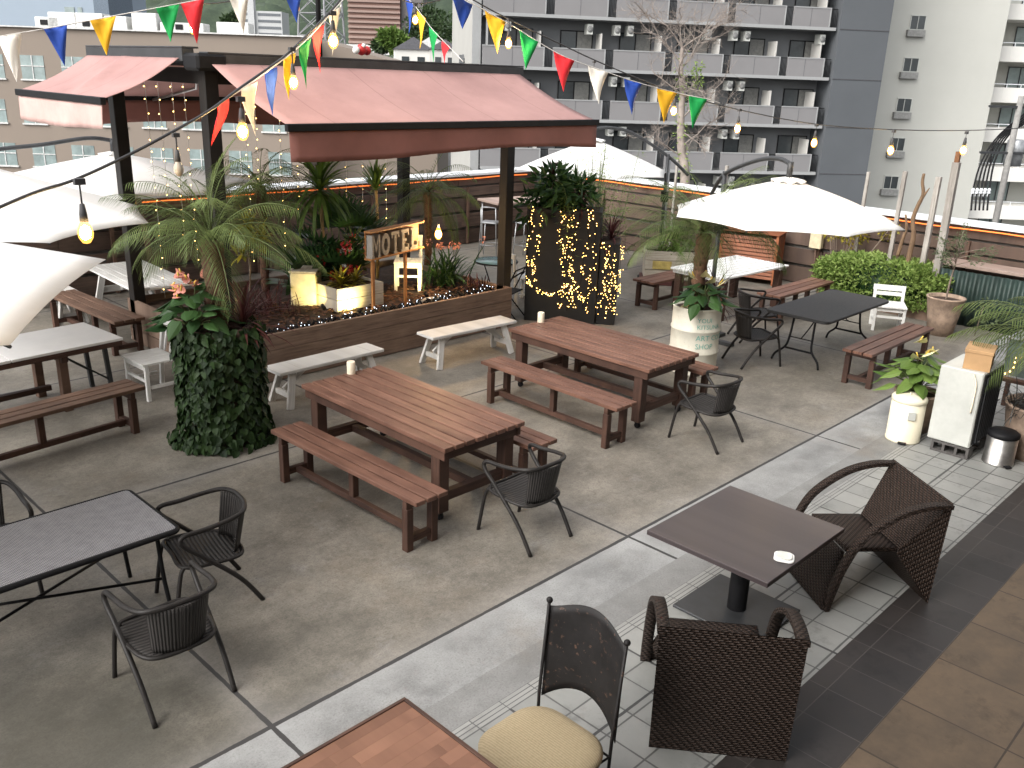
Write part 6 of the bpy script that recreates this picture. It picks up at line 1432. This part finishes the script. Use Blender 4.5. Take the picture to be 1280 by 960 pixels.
hang('bunting string running from the near pergola post up towards the mast', [(262, 137, 5.2), (300, 113, 5.6), (340, 85, 6.0), (380, 53, 6.4), (420, 10, 6.8), (455, -30, 7.2)],
     [(268, 287, .26, 'red'), (301, 318, .31, 'white'), (329, 343, .29, 'blue'), (353, 366, .29, 'yellow'), (375, 386, .32, 'green'), (393, 404, .32, 'red'), (414, 426, .34, 'white')])
hang('short bunting string dropping behind the mast towards the pergola roof', [(500, -12, 12.5), (519, 8, 12.0), (540, 36, 11.6), (558, 55, 11.2), (579, 77, 10.8)],
     [(508, 517, .42, 'blue'), (523, 532, .42, 'yellow'), (537, 546, .40, 'green'), (553, 561, .24, 'red')])
hang('long bunting string over the right side of the wide awning', [(520, -20, 7.6), (565, -8, 7.7), (588, 3, 7.8), (640, 32, 8.0), (700, 68, 8.2), (750, 87, 8.4), (800, 104, 8.6), (850, 117, 8.9), (885, 124, 9.0), (900, 129, 9.1)],
     [(563, 592, .24, 'blue'), (606, 631, .31, 'yellow'), (649, 672, .29, 'green'), (692, 717, .31, 'red'), (735, 759, .31, 'white'), (780, 801, .31, 'blue'), (821, 844, .31, 'yellow'), (861, 883, .31, 'green')])
def festoon(label, P, drops, rad):
    Q = spline([WD(*p) for p in P], 8); o = Q[0].copy(); t = thing('string_lights', label, 'string lights', o, 0, 'bulb string lights'); m = MB(); m.tube([q - o for q in Q], rad, 6); m.build('cable', M_CABLE, t)
    for (x, y, dep, dl, sc_, lit) in drops:
        p = WD(x, y, dep) - o; top = p + V(0, 0, dl)
        m = MB(); m.tube([top + V(0, 0, .015), p + V(0, 0, .03 * sc_)], rad * .55, 5); m.lathe([(.001, .055 * sc_), (.012 * sc_, .05 * sc_), (.019 * sc_, .0), (.021 * sc_, -.035 * sc_), (.001, -.036 * sc_)], 10, p); m.box(top, (.05 * sc_, .03 * sc_, .03 * sc_)); so2 = m.build('socket', M_CABLE, t)
        m = MB(); bulb_mesh(m); m.build('bulb' if lit else 'unlit_bulb', E_BULB if lit else M_BULBOFF, t, M=Matrix.Translation(p) @ Matrix.Scale(sc_, 4))
        if lit: m = MB(); m.ball(p + V(0, 0, -.09 * sc_), .028 * sc_, 8, 1.3); m.build('filament', E_FIL, so2)
    return t
festoon('thick cable with hanging bulbs rising from the left edge across the pergola', [(-30, 272, 3.9), (40, 242, 4.1), (95, 224, 4.3), (160, 194, 4.5), (215, 165, 4.7), (262, 138, 5.0), (300, 110, 5.3), (340, 82, 5.6), (365, 62, 5.9), (415, 12, 6.5), (440, -20, 6.8)],
        [(104, 268, 4.3, .155, .98, True), (222, 196, 4.7, .11, .7, False), (302, 146, 5.3, .10, .95, True), (366, 88, 5.9, .13, .85, True), (416, 35, 6.5, .10, 1.0, True)], .0085)
festoon('black cable with hanging bulbs sagging from the awning to the right edge', [(560, -22, 7.7), (592, 0, 7.8), (636, 24, 8.0), (690, 50, 8.2), (743, 75, 8.5), (795, 97, 8.8), (845, 116, 9.1), (923, 137, 9.6), (1019, 155, 10.2), (1116, 162, 10.8), (1210, 163, 11.4), (1300, 159, 12)],
        [(636, 43, 8.0, .12, .85, True), (742, 90, 8.5, .09, .6, False), (843, 129, 9.1, .09, .85, True), (923, 151, 9.6, .11, .9, True), (1019, 169, 10.2, .11, .95, True), (1115, 178, 10.8, .13, 1.05, True), (1206, 178, 11.4, .12, 1.1, True)], .006)
festoon('cable with a few bulbs high above the pergola roof', [(150, -40, 8), (240, 4, 8.2), (368, -14, 8.5), (440, -30, 8.8), (519, 4, 9.2), (590, -14, 9.5)], [(240, 23, 8.2, .08, .95, True), (368, -5, 8.5, .05, 1.1, True), (519, 15, 9.2, .07, .85, True)], .006)
# thin vertical fairy-light strands hanging from the pergola roof
SP = [(186, 160, 380), (197, 110, 250), (218, 150, 300), (236, 190, 330), (262, 215, 300), (305, 130, 330), (322, 200, 330), (352, 215, 330), (372, 210, 300), (432, 205, 290), (452, 200, 310), (482, 200, 300)]
sb2 = MB(); sb2.ball((0, 0, 0), .008, 6); proto = None; cab = bpy.data.meshes.new('x')
for i, (x, y0, y1) in enumerate(SP):
    a = WY(x, y0, 12.05); b_ = WY(x, y1, 12.05); top = V(a.x, a.y, 3.5); zb = max(b_.z, .62)
    t = thing('light_strand', 'thin vertical strand of tiny warm lights hanging inside the pergola', 'fairy lights', top, 0, 'fairy light strands hanging in the pergola'); m = MB(); m.tube([(0, 0, 0), (.01, 0, (zb - 3.5) / 2), (0, 0, zb - 3.5)], .003, 4); m.build('wire', M_ROPE, t)
    z = -.05
    while z > zb - 3.5:
        if proto is None: proto = sb2.build('bulb', E_FAIRY, t, loc=(rng.uniform(-.02, .02), 0, z))
        else: c = proto.copy(); COL.objects.link(c); c.parent = t; c.location = (rng.uniform(-.02, .02), 0, z)
        z -= rng.uniform(.12, .2)

# ================================================================ BARE TREE AND POWER POLE
p = WD(856, 250, 20.5); t = thing('bare_tree', 'leafless grey tree with ivy on its trunk behind the rear fence corner', 'tree', (p.x, p.y, -1.2)); base = V(p.x, p.y, -1.2)
rt = lambda x, y, d=0: WD(x, y, 20.5 + d) - base; s_ = MB(); tw_ = MB(); iv = MB(); random_t = random.Random(5)
tr = spline([V(0, 0, 0), rt(856, 235), rt(852, 190), rt(851, 150), rt(853, 115), rt(851, 85), rt(853, 58)], 6); s_.tube(tr, [.13 - .0026 * k for k in range(len(tr))], 8)
def twig(p, d, L, r, lv):
    n = 4; P = [p]; 
    for k in range(n): d = (d + V(random_t.gauss(0, .22), random_t.gauss(0, .22), random_t.gauss(.03, .2))).normalized(); P.append(P[-1] + d * L / n)
    (s_ if lv < 1 else tw_).tube(P, [r * (1 - .7 * k / n) for k in range(n + 1)], 4, cap=False)
    if lv < 3:
        for k in range(6 if lv < 2 else 5): q = P[random_t.randrange(1, n + 1)]; twig(q, (d * .7 + V(random_t.gauss(0, .7), random_t.gauss(0, .7), random_t.gauss(.1, .5))).normalized(), L * random_t.uniform(.45, .7), r * .5, lv + 1)
for (x0, y0, x1, y1) in ((853, 60, 795, 30), (853, 60, 905, 40), (852, 80, 815, 35), (852, 85, 880, 30), (851, 110, 900, 105), (851, 118, 818, 92), (851, 150, 900, 120), (851, 185, 905, 165), (851, 195, 815, 175), (852, 165, 890, 175), (852, 70, 850, 20), (852, 100, 835, 50)):
    a = rt(x0, y0); b_ = rt(x1, y1, random_t.uniform(-.8, .8)); twig(a, (b_ - a).normalized(), (b_ - a).length, .022, 0)
s_.build('trunk', L_TWIG, t); tw_.build('crown', L_TWIG, t)
for k in range(260): q = tr[random_t.randrange(4, len(tr) - 3)]; a = random_t.random() * 6.28; iv.kite(q + V(math.cos(a) * .14, math.sin(a) * .14, random_t.gauss(0, .15)), V(math.cos(a) * .5, math.sin(a) * .5, -.6).normalized(), V(-math.sin(a), math.cos(a), 0), .07, .05, .02)
for k in range(4): leafball(iv, rt(873 + random_t.uniform(-3, 3), 84 + k * 7), .10, 26, .10, .035)
iv.build('ivy', L_HEDGE, t)
p = WD(1253, 235, 33); t = thing('power_pole', 'grey utility pole with insulators and bundled black cables at the right edge', 'utility pole', (p.x, p.y, -14)); base = V(p.x, p.y, -14); rt = lambda x, y, d=0: WD(x, y, 33 + d) - base
m = MB(); top_ = rt(1275, 120); m.tube([(0, 0, 0), (0, 0, rt(1253, 225).z), V(0, 0, top_.z)], [.15, .11, .10], 12); m.build('pole', paint('pole_concrete', (.20, .195, .185), .85), t)
m = MB(); z1 = rt(1253, 190).z; m.beam((-1.0, .7, z1), (.8, -.55, z1), .08, .08); m.build('crossarm', M_DGREY, t); m = MB(); m.beam((-1.0, .7, z1 + 1.6), (.8, -.55, z1 + 1.6), .08, .08); m.build('crossarm', M_DGREY, t)
for k in range(5): m = MB(); q = rt(1216 + k * 5, 240); m.lathe([(.03, -.18), (.06, -.14), (.04, -.07), (.075, -.03), (.045, .03), (.075, .07), (.03, .14)], 10, q); m.build('insulator', M_COPE, t)
for k in range(5): m = MB(); m.tube(spline([rt(1214 + k * 5, 263), rt(1217 + k * 5, 235), rt(1228 + k * 4, 200), rt(1250 + k * 3, 168), rt(1290 + k, 135 + k * 3)], 6), .035, 5); m.build('cable', M_BLACK, t)
m = MB(); m.lathe([(.001, -.5), (.3, -.5), (.3, .4), (.25, .45), (.001, .45)], 14, rt(1268, 190)); m.build('transformer', M_GREY, t)

# plank leaning on the rear fence behind the left pergola post
a = WY(193, 318, 14.6); b_ = WY(172, 246, 15.12); t = thing('leaning_plank', 'narrow pale plank leaning against the rear fence behind the left pergola post', 'plank', (a.x, 14.6, 0)); d = b_ - V(a.x, 14.6, 0)
m = MB(); m.beam((0, 0, .01), d, .09, .03, (0, 1, 0)); m.build('board', W_DUSK, t)
